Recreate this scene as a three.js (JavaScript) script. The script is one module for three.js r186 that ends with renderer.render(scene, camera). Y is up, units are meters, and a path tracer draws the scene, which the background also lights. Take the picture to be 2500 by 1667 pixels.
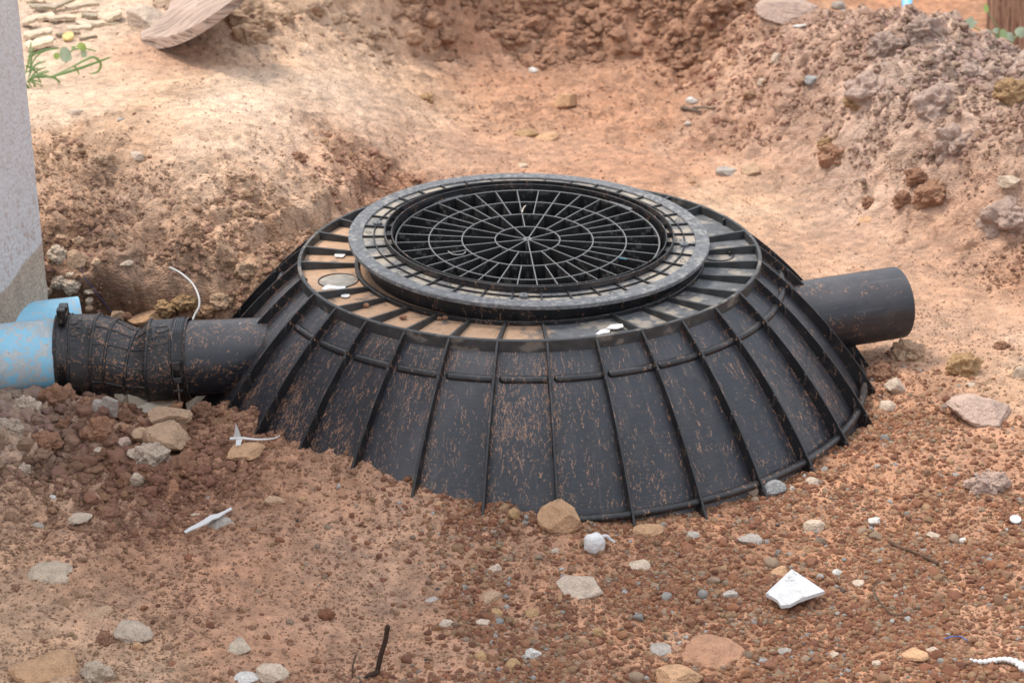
import * as THREE from 'three';
import { mergeGeometries, mergeVertices } from 'three/addons/utils/BufferGeometryUtils.js';
import { TextGeometry } from 'three/addons/geometries/TextGeometry.js';
import { FontLoader } from 'three/addons/loaders/FontLoader.js';
import { RoundedBoxGeometry } from 'three/addons/geometries/RoundedBoxGeometry.js';

// ---------- camera, sky, sun, exposure ----------
const scene = new THREE.Scene();
const V = (x, y, z) => new THREE.Vector3(x, y, z);
const CAM = V(0, 1.177, 3.2283), FW = V(-0.00828, -0.37931, -0.92523), RT = V(0.99988, -0.01552, -0.00259), UP = V(0.01338, 0.92514, -0.3794);
const camera = new THREE.PerspectiveCamera(17.36, 1024 / 682, 0.1, 400);
camera.position.copy(CAM); camera.up.copy(UP); camera.lookAt(CAM.clone().add(FW));
camera.focus = 2.95; camera.userData.fStop = 11;
const renderer = new THREE.WebGLRenderer({ antialias: true });
renderer.setSize(1024, 682);
renderer.toneMapping = THREE.LinearToneMapping;
renderer.toneMappingExposure = 1.98;
renderer.shadowMap.enabled = true; renderer.shadowMap.type = THREE.PCFSoftShadowMap;
const SUN = V(-0.42, 0.86, -0.2).normalize();
{ // bright thin overcast: the veil is brightest round the sun and towards the zenith
  const w = 256, h = 128, d = new Float32Array(w * h * 4);
  for (let j = 0; j < h; j++) for (let i = 0; i < w; i++) {
    const el = ((j + 0.5) / h - 0.5) * Math.PI, az = ((i + 0.5) / w - 0.5) * 2 * Math.PI;
    const dir = V(Math.cos(el) * Math.cos(az), Math.sin(el), Math.cos(el) * Math.sin(az));
    const c = Math.max(0, dir.dot(SUN)), b = el > 0 ? 0.5 + 0.36 * Math.sin(el) + 1.0 * c ** 12 : 0.25;
    d.set([b * 0.95, b * 1.0, b * 1.09, 1], (j * w + i) * 4);
  }
  const t = new THREE.DataTexture(d, w, h, THREE.RGBAFormat, THREE.FloatType);
  t.mapping = THREE.EquirectangularReflectionMapping; t.magFilter = t.minFilter = THREE.LinearFilter; t.needsUpdate = true;
  scene.background = t; scene.environment = t;
}
const sun = new THREE.DirectionalLight(0xfff1dd, 1.5);
sun.position.copy(SUN.clone().multiplyScalar(8)); sun.castShadow = true; sun.shadow.radius = 22;
sun.shadow.mapSize.set(2048, 2048);
Object.assign(sun.shadow.camera, { left: -3, right: 3, top: 3, bottom: -3, near: 0.5, far: 20 });
scene.add(sun, sun.target);

// ---------- helpers ----------
const DEG = Math.PI / 180, { sin, cos, floor, min, max, abs, hypot, exp, sqrt, PI } = Math;
const clamp = (x, a = 0, b = 1) => (x < a ? a : x > b ? b : x);
const ss = (a, b, x) => { const t = clamp((x - a) / (b - a)); return t * t * (3 - 2 * t); };
const mix = (a, b, t) => a + (b - a) * t;
let seed = 7;
const rnd = () => { seed = (seed + 0x6d2b79f5) | 0; let t = Math.imul(seed ^ (seed >>> 15), 1 | seed); t = (t + Math.imul(t ^ (t >>> 7), 61 | t)) ^ t; return ((t ^ (t >>> 14)) >>> 0) / 4294967296; };
const rr = (a, b) => a + (b - a) * rnd();
const hs = (x, y, z = 0) => { let h = Math.imul(x, 374761393) ^ Math.imul(y, 668265263) ^ Math.imul(z, 2147483647 ^ 40503); h = Math.imul(h ^ (h >>> 13), 1274126177); h = Math.imul(h ^ (h >>> 15), 2246822519); return ((h ^ (h >>> 14)) >>> 0) / 4294967296; };
function n2(x, y, k = 0, per = 0) {          // value noise -1..1, optional period
  const i = floor(x), j = floor(y), u = x - i, v = y - j, a = u * u * (3 - 2 * u), b = v * v * (3 - 2 * v);
  const m = per ? (q) => ((q % per) + per) % per : (q) => q;
  const i0 = m(i), i1 = m(i + 1), j0 = m(j), j1 = m(j + 1);
  return (hs(i0, j0, k) * (1 - a) + hs(i1, j0, k) * a) * (1 - b) * 2 + (hs(i0, j1, k) * (1 - a) + hs(i1, j1, k) * a) * b * 2 - 1;
}
function fbm(x, y, o = 4, k = 0, per = 0) { let s = 0, a = 0.5, f = 1; for (let i = 0; i < o; i++) { s += a * n2(x * f + (per ? 0 : i * 7.3), y * f, k + i, per ? per * f : 0); a *= 0.5; f *= 2; } return s; }
function n3(x, y, z, k = 0) {
  const i = floor(x), j = floor(y), l = floor(z); let u = x - i, v = y - j, w = z - l; u = u * u * (3 - 2 * u); v = v * v * (3 - 2 * v); w = w * w * (3 - 2 * w);
  let s = 0; for (let a = 0; a < 8; a++) { const p = a & 1, q = (a >> 1) & 1, r = a >> 2; s += hs(i + p, j + q, l + r + k * 57) * (p ? u : 1 - u) * (q ? v : 1 - v) * (r ? w : 1 - w); }
  return s * 2 - 1;
}
const used = {};
function numbered(n) { if (used[n] === undefined) { used[n] = 0; return n; } used[n]++; return n + '_' + String(used[n]).padStart(3, '0'); }
function shadow(o) { o.traverse((m) => { if (m.isMesh) { m.castShadow = true; m.receiveShadow = true; } }); return o; }
function tag(o, label, category, group, kind) { if (label) o.userData.label = label; if (category) o.userData.category = category; if (group) o.userData.group = group; if (kind) o.userData.kind = kind; return o; }
function thing(name, label, category, pos = [0, 0, 0], group) { const g = new THREE.Group(); g.name = numbered(name); g.position.set(...pos); tag(g, label, category, group); scene.add(g); return g; }
function part(name, geo, m, parent) { const o = new THREE.Mesh(geo, m); o.name = name; o.castShadow = o.receiveShadow = true; parent.add(o); return o; }
function solo(name, geo, m, label, category, group) { const o = part(numbered(name), geo, m, scene); return tag(o, label, category, group); }
// a picture position (pixels of a 2500 x 1667 print of the place) turned into the point where that sight line meets a height or the ground
const ray = (sx, sy) => FW.clone().multiplyScalar(5461.6).addScaledVector(RT, sx - 1250).addScaledVector(UP, 833.5 - sy).normalize();
const G = (sx, sy, h) => { const d = ray(sx, sy); return CAM.clone().addScaledVector(d, (h - CAM.y) / d.y); };
const onRay = (sx, sy, z) => { const d = ray(sx, sy); return CAM.clone().addScaledVector(d, (z - CAM.z) / d.z); };
const pxm = (p) => p.clone().sub(CAM).dot(FW) / 5461.6;   // metres per print pixel there
const lin = (c) => { c = clamp(c); return c <= 0.0031308 ? 12.92 * c : 1.055 * c ** (1 / 2.4) - 0.055; };
function tex(w, h, f, srgb = true, rep) {                  // f(u, v) -> [r, g, b] linear (colour) or a value (data)
  const d = new Uint8Array(w * h * 4);
  for (let j = 0; j < h; j++) for (let i = 0; i < w; i++) { const c = f((i + 0.5) / w, (j + 0.5) / h), k = (j * w + i) * 4; for (let a = 0; a < 3; a++) { const v = c.length ? c[a] : c; d[k + a] = clamp(srgb ? lin(v) : v) * 255; } d[k + 3] = 255; }
  return texOf(d, w, h, srgb, rep);
}
function texOf(d, w, h, srgb, rep) {
  const t = new THREE.DataTexture(d, w, h); t.magFilter = THREE.LinearFilter; t.minFilter = THREE.LinearMipmapLinearFilter; t.generateMipmaps = true; t.wrapS = t.wrapT = THREE.RepeatWrapping;
  if (srgb) t.colorSpace = THREE.SRGBColorSpace; if (rep) t.repeat.set(rep, rep); t.needsUpdate = true; return t;
}
const std = (o) => new THREE.MeshStandardMaterial(o);
function boxUV(g) {                                        // uv in metres by the main axis of each face
  g = g.index ? g.toNonIndexed() : g; const p = g.attributes.position, uv = new Float32Array(p.count * 2), a = V(), b = V(), c = V(), n = V();
  for (let i = 0; i < p.count; i += 3) {
    a.fromBufferAttribute(p, i); b.fromBufferAttribute(p, i + 1); c.fromBufferAttribute(p, i + 2); n.crossVectors(b.clone().sub(a), c.clone().sub(a));
    const x = abs(n.x), y = abs(n.y), z = abs(n.z);
    [a, b, c].forEach((q, k) => { const [u, v] = y >= x && y >= z ? [q.x, q.z] : x >= z ? [q.z, q.y] : [q.x, q.y]; uv[(i + k) * 2] = u; uv[(i + k) * 2 + 1] = v; });
  }
  g.setAttribute('uv', new THREE.BufferAttribute(uv, 2)); return g;
}
const merge = (l) => mergeGeometries(l.map((g) => { g = g.index ? g.toNonIndexed() : g; for (const k of Object.keys(g.attributes)) if (!['position', 'normal', 'uv'].includes(k)) g.deleteAttribute(k); return g; }));
function lathe(pts, n = 128, a0 = 0, al = 2 * PI, planar = true) {   // pts [r, y]; planar uv = x, z in metres
  let area = 0; for (let i = 0; i < pts.length; i++) { const p = pts[i], q = pts[(i + 1) % pts.length]; area += p[0] * q[1] - q[0] * p[1]; }
  if (area < -1e-9 || (pts.length === 2 && pts[1][0] > pts[0][0])) pts = pts.slice().reverse();   // faces look outwards
  const g = new THREE.LatheGeometry(pts.map((p) => new THREE.Vector2(p[0], p[1])), n, a0, al), q = g.attributes.position, uv = g.attributes.uv;
  if (planar) for (let i = 0; i < q.count; i++) uv.setXY(i, q.getX(i), q.getZ(i));
  const o = creased(g); if (!planar) return o;
  const p = o.attributes.position, t = o.attributes.uv, a = V(), b = V(), c = V();
  for (let i = 0; i < p.count; i += 3) { a.fromBufferAttribute(p, i); b.fromBufferAttribute(p, i + 1); c.fromBufferAttribute(p, i + 2); const nn = b.clone().sub(a).cross(c.clone().sub(a)).normalize(); if (abs(nn.y) > .6) continue; const a0 = Math.atan2(a.x + b.x + c.x, a.z + b.z + c.z); [a, b, c].forEach((q, k) => { let d = Math.atan2(q.x, q.z) - a0; if (d > PI) d -= 2 * PI; if (d < -PI) d += 2 * PI; t.setXY(i + k, (a0 + d) * .26, q.y); }); }
  return o;
}
function creased(g) { // flat where the profile turns sharply
  g = g.toNonIndexed(); const p = g.attributes.position, face = [], key = (i) => [p.getX(i), p.getY(i), p.getZ(i)].map((v) => Math.round(v * 2e4)).join(), at = new Map(), a = V(), b = V(), c = V();
  for (let i = 0; i < p.count; i += 3) { a.fromBufferAttribute(p, i); b.fromBufferAttribute(p, i + 1); c.fromBufferAttribute(p, i + 2); const n = b.clone().sub(a).cross(c.clone().sub(a)); const ar = n.length(); if (ar > 0) n.divideScalar(ar); face.push([n, ar]); for (let k = 0; k < 3; k++) { const q = key(i + k); if (!at.has(q)) at.set(q, []); at.get(q).push(i / 3); } }
  const nn = g.attributes.normal, s = V();
  for (let i = 0; i < p.count; i++) { const f = face[floor(i / 3)]; s.set(0, 0, 0); for (const j of at.get(key(i))) if (face[j][0].dot(f[0]) > 0.75) s.addScaledVector(face[j][0], face[j][1]); if (s.lengthSq() > 0) s.normalize(); else s.set(0, 1, 0); nn.setXYZ(i, s.x, s.y, s.z); }
  return g;
}
function ringBox(r0, r1, y0, y1, n = 128, e = 0.0005) { return lathe([[r0, y0], [r0, y1 - e], [r0 + e, y1], [r1 - e, y1], [r1, y1 - e], [r1, y0], [r0, y0]], n); }
function bar(a, b, y0, y1, t, ang) {                        // an upright radial plate from radius a to b
  const g = boxUV(new THREE.BoxGeometry(b - a, y1 - y0, t)); g.translate((a + b) / 2, (y0 + y1) / 2, 0); return g.rotateY(ang - PI / 2);
}
function tube(pts, r, n = 40, m = 8, taper = 1) {
  const c = new THREE.CatmullRomCurve3(pts), g = new THREE.TubeGeometry(c, n, r, m), p = g.attributes.position, q = V();
  if (taper !== 1) for (let i = 0; i < p.count; i++) { const t = floor(i / (m + 1)) / n, o = c.getPointAt(t), k = mix(1, taper, t); q.fromBufferAttribute(p, i).sub(o).multiplyScalar(k).add(o); p.setXYZ(i, q.x, q.y, q.z); }
  const cap = (t) => { const s = new THREE.SphereGeometry(r * (t ? taper : 1), m, 5); const o = c.getPointAt(t); s.translate(o.x, o.y, o.z); return s; };
  return merge([g, cap(0), cap(1)]);
}
function cyl(a, b, r0, r1, ri = 0, n = 64) {               // pipe from a to b; uv u round, v along, in metres
  const L = a.distanceTo(b), pr = ri ? [[ri, 0], [ri, L], [r1, L], [r0, 0], [ri, 0]] : [[r1, L], [r0, 0]];
  const g = new THREE.LatheGeometry(pr.reverse().map((p) => new THREE.Vector2(p[0], p[1])), n), uv = g.attributes.uv, p = g.attributes.position;
  for (let i = 0; i < uv.count; i++) uv.setXY(i, uv.getX(i) * 2 * PI * r0, p.getY(i));
  const c = creased(g); c.applyQuaternion(new THREE.Quaternion().setFromUnitVectors(V(0, 1, 0), b.clone().sub(a).normalize())); c.translate(a.x, a.y, a.z); return c;
}

// ---------- terrain ----------
const K = [ // [print x, print y, height] read off the photograph's ground
  [0, 1667, -.205], [600, 1667, -.22], [1250, 1667, -.235], [1900, 1667, -.235], [2500, 1667, -.23], [600, 1450, -.205], [1000, 1480, -.22], [1400, 1450, -.22], [1800, 1420, -.222], [2200, 1420, -.222], [2500, 1350, -.215],
  [0, 1400, -.185], [250, 1330, -.185], [600, 1250, -.175], [850, 1250, -.185], [1100, 1330, -.2], [0, 1150, -.16], [150, 1120, -.165], [350, 1180, -.17], [500, 1150, -.165], [640, 1130, -.16],
  [150, 990, -.15], [240, 1000, -.16], [420, 1050, -.175], [20, 1000, -.12], [300, 985, -.275], [390, 985, -.285], [470, 985, -.27], [540, 1000, -.22],
  [2200, 1100, -.205], [2450, 1100, -.2], [2250, 960, -.2], [2480, 950, -.19], [2160, 920, -.208], [2300, 820, -.208], [2120, 850, -.215], [2480, 750, -.195], [2250, 650, -.2], [2050, 600, -.205], [1900, 520, -.205], [1750, 420, -.2],
  [1500, 380, -.195], [1250, 380, -.19], [1100, 400, -.17], [1250, 250, -.19], [1500, 260, -.192], [1640, 300, -.19], [1050, 250, -.165], [1150, 170, -.165], [1350, 150, -.175], [1550, 180, -.175],
  [330, 610, -.05], [240, 590, -.05], [450, 560, -.04], [560, 480, -.03], [400, 420, 0], [150, 420, 0], [650, 380, -.01], [300, 270, .01], [100, 300, .01], [600, 230, .01], [850, 240, -.05], [780, 330, -.05], [880, 350, -.1], [500, 120, .015], [250, 110, .02], [700, 120, .0], [330, 20, .03], [120, 20, .03], [620, 30, .06], [900, 130, -.07],
  [760, 480, -.09], [870, 430, -.13], [970, 390, -.155], [680, 560, -.09], [600, 640, -.085], [500, 690, -.125], [420, 700, -.15], [560, 740, -.14],
  [1700, 200, -.18], [1800, 330, -.185], [1960, 420, -.19], [2130, 500, -.19], [2300, 560, -.19], [2470, 610, -.17], [1950, 300, -.12], [2100, 380, -.12], [2250, 440, -.12], [2420, 480, -.1], [1760, 100, -.12], [1900, 180, -.06],
  [1960, 70, -.02], [2050, 40, -.01], [2100, 230, -.03], [2150, 52, .0], [2190, 66, -.01], [2211, 78, -.025], [2240, 66, -.01], [2265, 56, .005], [2303, 50, .01], [2334, 90, -.02], [2360, 126, -.035], [2395, 138, -.045], [2441, 170, -.045], [2500, 190, -.045], [2250, 250, .0], [2420, 330, -.01], [2440, 240, -.02], [2500, 280, -.01], [1850, 30, -.02]];
const W0 = [ // [x, z, height] metres: where the soil meets the tank, and what lies out of sight
  [.03, .515, -.198], [-.067, .5, -.185], [-.115, .487, -.181], [-.163, .463, -.171], [-.182, .443, -.157], [-.238, .406, -.146], [-.289, .377, -.152], [-.334, .359, -.169], [-.369, .317, -.166], [-.436, .229, -.174], [-.468, .189, -.188],
  [.12, .52, -.211], [.225, .472, -.213], [.355, .382, -.213], [.426, .303, -.215], [.51, .125, -.217], [.53, -.02, -.215], [-.5, .05, -.235], [-.42, -.2, -.1], [-.3, -.37, -.13], [0, -.5, -.19], [.3, -.42, -.2], [.47, -.2, -.21],
  [-.1, 0, -.25], [.2, 0, -.25], [1.0, -1.5, -.21], [.8, -1.62, -.21], [.62, -1.72, -.2], [1.2, -1.35, -.2], [1.4, -1.25, -.2], [1.15, -1.75, -.21], [.75, -2.1, -.2], [1.5, -2.3, -.15], [.4, -2.3, -.1], [1.3, -.75, .0], [-1.3, -.6, 0], [-1.4, -1.6, .03], [-1.2, .3, -.1], [-1.2, 1, -.2], [1.2, .6, -.2], [1.2, 1.2, -.22], [0, 1.5, -.24], [-1, 1.6, -.22]];
const CP = [...K.map(([a, b, h]) => { const p = G(a, b, h); return [p.x, p.z, h]; }), ...W0];
const tps = (() => { // thin-plate spline through the control points, slightly relaxed
  const n = CP.length, N = n + 3, A = [], U = (d) => (d < 1e-9 ? 0 : d * Math.log(d) * 0.5);
  for (let i = 0; i < N; i++) A.push(new Float64Array(N + 1));
  for (let i = 0; i < n; i++) { for (let j = 0; j < n; j++) A[i][j] = U((CP[i][0] - CP[j][0]) ** 2 + (CP[i][1] - CP[j][1]) ** 2) + (i === j ? 0.004 : 0); A[i][n] = A[n][i] = 1; A[i][n + 1] = A[n + 1][i] = CP[i][0]; A[i][n + 2] = A[n + 2][i] = CP[i][1]; A[i][N] = CP[i][2]; }
  for (let c = 0; c < N; c++) { let p = c; for (let r = c + 1; r < N; r++) if (abs(A[r][c]) > abs(A[p][c])) p = r; [A[c], A[p]] = [A[p], A[c]]; for (let r = 0; r < N; r++) if (r !== c) { const f = A[r][c] / A[c][c]; if (f) for (let k = c; k <= N; k++) A[r][k] -= f * A[c][k]; } }
  const w = A.map((r, i) => r[N] / r[i]);
  const ev = (x, z) => { let s = w[n] + w[n + 1] * x + w[n + 2] * z; for (let i = 0; i < n; i++) s += w[i] * U((x - CP[i][0]) ** 2 + (z - CP[i][1]) ** 2); return s; };
  const x0 = -2, z0 = -3.4, st = 0.03, nx = 134, nz = 180, T = new Float32Array(nx * nz);  // sampled once, then read smoothly
  for (let j = 0; j < nz; j++) for (let i = 0; i < nx; i++) T[j * nx + i] = clamp(ev(x0 + i * st, z0 + j * st), -0.3, 0.16);
  const cub = (a, b, c, d, t) => b + 0.5 * t * (c - a + t * (2 * a - 5 * b + 4 * c - d + t * (3 * (b - c) + d - a)));
  return (x, z) => { const u = clamp((x - x0) / st, 1, nx - 3.001), v = clamp((z - z0) / st, 1, nz - 3.001), i = floor(u), j = floor(v), r = []; for (let k = -1; k < 3; k++) { const o = (j + k) * nx + i; r.push(cub(T[o - 1], T[o], T[o + 1], T[o + 2], u - i)); } return cub(r[0], r[1], r[2], r[3], v - j); };
})();
// soil kinds: colours, roughness of the relief (0 trodden .. 1 loose clods) and gravel cover, by place
const SOIL = { cream: [.615, .445, .32], tan: [.51, .325, .208], red: [.43, .233, .143], brown: [.285, .138, .082], dark: [.2, .095, .055], pink: [.48, .35, .28], grey: [.47, .42, .37], orange: [.43, .218, .123], sand: [.455, .275, .18] };  // dark: damp red-brown soil, deepened to carry the shade of the hollow
const M0 = [ // [print x, print y, height, soil, relief, gravel]
  [0, 1650, -.2, 'tan', .3, .05], [120, 1450, -.19, 'tan', .2, .05], [60, 1330, -.18, 'tan', .25, .02], [150, 1250, -.175, 'red', .4, .05], [200, 1350, -.185, 'red', .35, .08], [330, 1430, -.19, 'red', .35, .1], [250, 1600, -.21, 'tan', .25, .08], [600, 1600, -.21, 'red', .2, .15], [700, 1400, -.2, 'red', .2, .15], [550, 1330, -.18, 'red', .35, .15], [850, 1300, -.19, 'sand', .15, .12], [950, 1420, -.21, 'sand', .12, .1], [1050, 1600, -.23, 'red', .15, .4], [1000, 1250, -.18, 'red', .45, .4], [800, 1160, -.165, 'red', .4, .15], [680, 1180, -.165, 'red', .3, .08],
  [1200, 1330, -.2, 'red', .3, .75], [1300, 1550, -.225, 'red', .2, .75], [1500, 1400, -.22, 'orange', .2, 1], [1700, 1330, -.22, 'orange', .2, 1.2], [1700, 1560, -.23, 'orange', .2, 1], [2000, 1350, -.222, 'orange', .2, 1.2], [2000, 1550, -.23, 'orange', .2, 1.2], [2300, 1350, -.22, 'orange', .2, 1], [2350, 1550, -.23, 'red', .2, 1], [2150, 1150, -.21, 'orange', .2, 1.1], [2350, 1130, -.205, 'red', .25, .8], [2450, 1220, -.21, 'red', .2, .8], [2200, 1030, -.205, 'orange', .25, .8],
  [2250, 950, -.2, 'red', .3, .35], [2450, 930, -.19, 'tan', .3, .2], [2300, 850, -.208, 'sand', .15, .03], [2450, 780, -.195, 'sand', .12, .03], [2300, 720, -.2, 'sand', .08, .02], [2200, 640, -.2, 'sand', .08, .02], [2000, 590, -.205, 'sand', .05, .02], [1850, 480, -.2, 'tan', .05, .03], [2350, 620, -.19, 'sand', .15, .03], [2120, 520, -.19, 'sand', .1, .03], [2250, 560, -.19, 'sand', .12, .03],
  [1650, 400, -.195, 'red', .15, .08], [1450, 370, -.19, 'red', .2, .08], [1300, 330, -.19, 'sand', .25, .06], [1250, 250, -.19, 'red', .1, .05], [1480, 250, -.19, 'red', .1, .03], [1620, 260, -.19, 'red', .1, .06], [1150, 330, -.18, 'red', .3, .05], [1050, 250, -.165, 'tan', .15, .03], [1130, 170, -.165, 'red', .3, .03], [1400, 170, -.17, 'red', .25, .02],
  [900, 160, -.07, 'cream', .3, .02], [830, 230, -.05, 'cream', .1, .02], [930, 300, -.12, 'cream', .15, .02], [700, 200, .0, 'cream', .15, .02], [600, 260, .01, 'cream', .12, .02], [450, 330, .01, 'tan', .15, .02], [600, 350, 0, 'cream', .1, .02], [700, 420, -.02, 'cream', .2, .03], [450, 430, 0, 'cream', .15, .02], [280, 330, .01, 'tan', .6, .03], [250, 430, 0, 'tan', .5, .03], [150, 250, .01, 'cream', .2, .02], [350, 200, .015, 'tan', .1, .02], [450, 120, .015, 'red', .1, .02], [250, 90, .02, 'cream', .3, .05],
  [180, 520, -.03, 'tan', .5, .06], [350, 560, -.04, 'cream', .4, .12], [500, 520, -.04, 'cream', .4, .08], [620, 480, -.05, 'tan', .6, .04], [760, 470, -.09, 'red', .8, .03], [880, 420, -.13, 'red', .75, .03], [980, 350, -.15, 'red', .4, .04], [640, 560, -.08, 'orange', .8, .02], [560, 650, -.1, 'tan', 1, .02], [480, 720, -.14, 'tan', 1, .02], [330, 700, -.2, 'dark', .8, 0], [300, 670, -.12, 'dark', .7, 0], [240, 690, -.13, 'dark', .7, 0], [370, 680, -.13, 'dark', .7, 0], [420, 660, -.09, 'brown', .6, 0], [700, 560, -.09, 'tan', .9, .02],  // dark points paint the shade of the trench hollow into its damp soil
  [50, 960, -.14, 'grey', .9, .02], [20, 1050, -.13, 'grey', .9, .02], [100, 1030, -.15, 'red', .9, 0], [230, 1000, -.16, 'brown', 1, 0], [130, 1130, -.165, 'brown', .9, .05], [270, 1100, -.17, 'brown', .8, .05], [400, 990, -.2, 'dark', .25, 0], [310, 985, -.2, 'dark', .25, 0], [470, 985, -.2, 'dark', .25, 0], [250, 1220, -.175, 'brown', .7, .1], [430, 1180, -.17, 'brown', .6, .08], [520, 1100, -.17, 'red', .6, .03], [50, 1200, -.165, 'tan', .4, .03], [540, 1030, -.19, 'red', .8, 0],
  [1000, 70, .0, 'tan', .8, 0], [1200, 60, .0, 'orange', .9, 0], [1450, 60, .0, 'orange', .9, 0], [1650, 90, -.05, 'red', .9, .02], [800, 60, .03, 'tan', .6, 0], [650, 60, .06, 'tan', .6, 0], [1300, 110, -.1, 'red', .7, 0], [1550, 130, -.1, 'red', .8, .02],
  [1780, 180, -.1, 'red', .7, .06], [1750, 290, -.17, 'red', .5, .06], [1900, 260, -.12, 'red', .7, .06], [1900, 100, 0, 'pink', .6, .1], [2050, 200, -.03, 'pink', .9, .04], [2000, 330, -.14, 'red', .45, .06], [2150, 330, -.08, 'pink', 1, .03], [2300, 250, .03, 'pink', 1, .02], [2250, 120, .08, 'pink', 1, .02], [2380, 180, .07, 'pink', 1, .02], [2400, 380, -.04, 'red', .8, .1], [2200, 430, -.15, 'pink', .35, .05], [2050, 470, -.19, 'sand', .2, .03], [2350, 500, -.15, 'red', .3, .06], [2480, 400, 0, 'orange', .9, .05], [2480, 540, -.15, 'pink', .9, .03]];
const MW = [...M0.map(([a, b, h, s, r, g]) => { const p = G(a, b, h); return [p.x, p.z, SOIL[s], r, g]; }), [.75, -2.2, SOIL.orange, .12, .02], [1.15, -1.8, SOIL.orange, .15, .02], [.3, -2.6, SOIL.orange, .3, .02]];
const soil = { c: [0, 0, 0], r: 0, g: 0 };
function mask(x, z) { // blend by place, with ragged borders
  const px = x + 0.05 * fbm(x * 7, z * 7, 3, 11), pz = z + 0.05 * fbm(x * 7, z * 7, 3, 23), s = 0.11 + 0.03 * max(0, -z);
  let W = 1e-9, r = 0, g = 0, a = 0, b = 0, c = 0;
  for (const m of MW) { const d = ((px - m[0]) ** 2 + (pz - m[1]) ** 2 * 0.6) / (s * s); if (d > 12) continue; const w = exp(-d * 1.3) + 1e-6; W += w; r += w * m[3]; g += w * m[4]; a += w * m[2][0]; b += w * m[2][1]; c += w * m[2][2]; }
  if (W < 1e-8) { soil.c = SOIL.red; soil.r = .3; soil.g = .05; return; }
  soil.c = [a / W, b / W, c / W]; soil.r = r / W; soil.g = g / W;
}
function clods(x, z, s, k, p) { // packed rounded lumps of about size s; p = share of cells that hold one
  const wx = x + s * 0.28 * n2(x / s * 2.3, z / s * 2.3, k + 90), wz = z + s * 0.28 * n2(x / s * 2.3, z / s * 2.3, k + 91), u = wx / s, v = wz / s, i = floor(u), j = floor(v); let best = 0;
  for (let a = -1; a < 2; a++) for (let b = -1; b < 2; b++) {
    const I = i + a, J = j + b; if (hs(I, J, k + 3) > p) continue;
    const R = 0.28 + 0.42 * hs(I, J, k + 2), dx = u - I - hs(I, J, k), dz = v - J - hs(I, J, k + 1), q = 1 - (dx * dx + dz * dz) / (R * R);
    if (q > 0) best = max(best, sqrt(q) * R * (0.55 + 0.6 * hs(I, J, k + 4)));
  }
  return best * s;
}
const PIT = (x, z) => { const e = 0.03 * fbm(x * 14, z * 14, 3, 5); return ss(-.175 + e, -.125 + e, z) * (1 - ss(.14, .2, z)) * (1 - ss(-.62 + e * 2, -.5 + e, x + 0.25 * max(0, -z))) * ss(-1.2, -1.1, x); };
const bankZ = (x) => mix(mix(-1.5, -1.78, ss(-.45, .0, x)), -1.62, ss(.1, .5, x));
const CRACKS = [[[1245, 985], [1330, 1005], [1400, 1035], [1480, 1015], [1620, 995]], [[1060, 900], [1160, 915], [1245, 985]], [[1830, 795], [1900, 815], [1930, 850], [2050, 865]], [[1740, 930], [1820, 925], [1920, 940], [1980, 925]], [[1240, 825], [1290, 795], [1310, 770]], [[570, 840], [620, 870], [700, 860]], [[1100, 660], [1170, 690], [1220, 720]]].map((l) => l.map(([a, b]) => { const p = G(a * .36155, b * .36155, 0); return [p.x, p.z]; }));
function crack(x, z) { let d = 1; const ox = .006 * n2(x * 90, z * 90, 3), oz = .006 * n2(x * 90, z * 90, 4); for (const l of CRACKS) for (let i = 1; i < l.length; i++) { const [ax, az] = l[i - 1], [bx, bz] = l[i], ux = bx - ax, uz = bz - az, t = clamp(((x + ox - ax) * ux + (z + oz - az) * uz) / (ux * ux + uz * uz)); d = min(d, hypot(x + ox - ax - ux * t, z + oz - az - uz * t)); } return d; }
const EDGE = [[330, 640, -.05], [450, 628, -.05], [560, 590, -.05], [680, 528, -.05], [780, 482, -.07], [880, 428, -.09], [960, 375, -.11], [1030, 310, -.13]].map(([a, b, h]) => { const p = G(a, b, h); return [p.x, p.z]; });
function shelf(x, z) { // the crusty shelf on the left breaks off towards the tank
  if (x < EDGE[0][0] || x > EDGE[7][0] || z > .3 || z < -1.6) return 0; let i = 1; while (x > EDGE[i][0]) i++;
  const zE = mix(EDGE[i - 1][1], EDGE[i][1], (x - EDGE[i - 1][0]) / (EDGE[i][0] - EDGE[i - 1][0])), d = zE - z + .11 * fbm(x * 9, z * 9, 5, 171), e = ss(EDGE[0][0], EDGE[0][0] + .06, x) * (1 - ss(EDGE[7][0] - .12, EDGE[7][0], x));
  return e * (.03 * ss(-.03, .02, d) * ss(.45, .05, d) - .008 * ss(.02, -.03, d) * ss(-.16, -.02, d));
}
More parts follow.
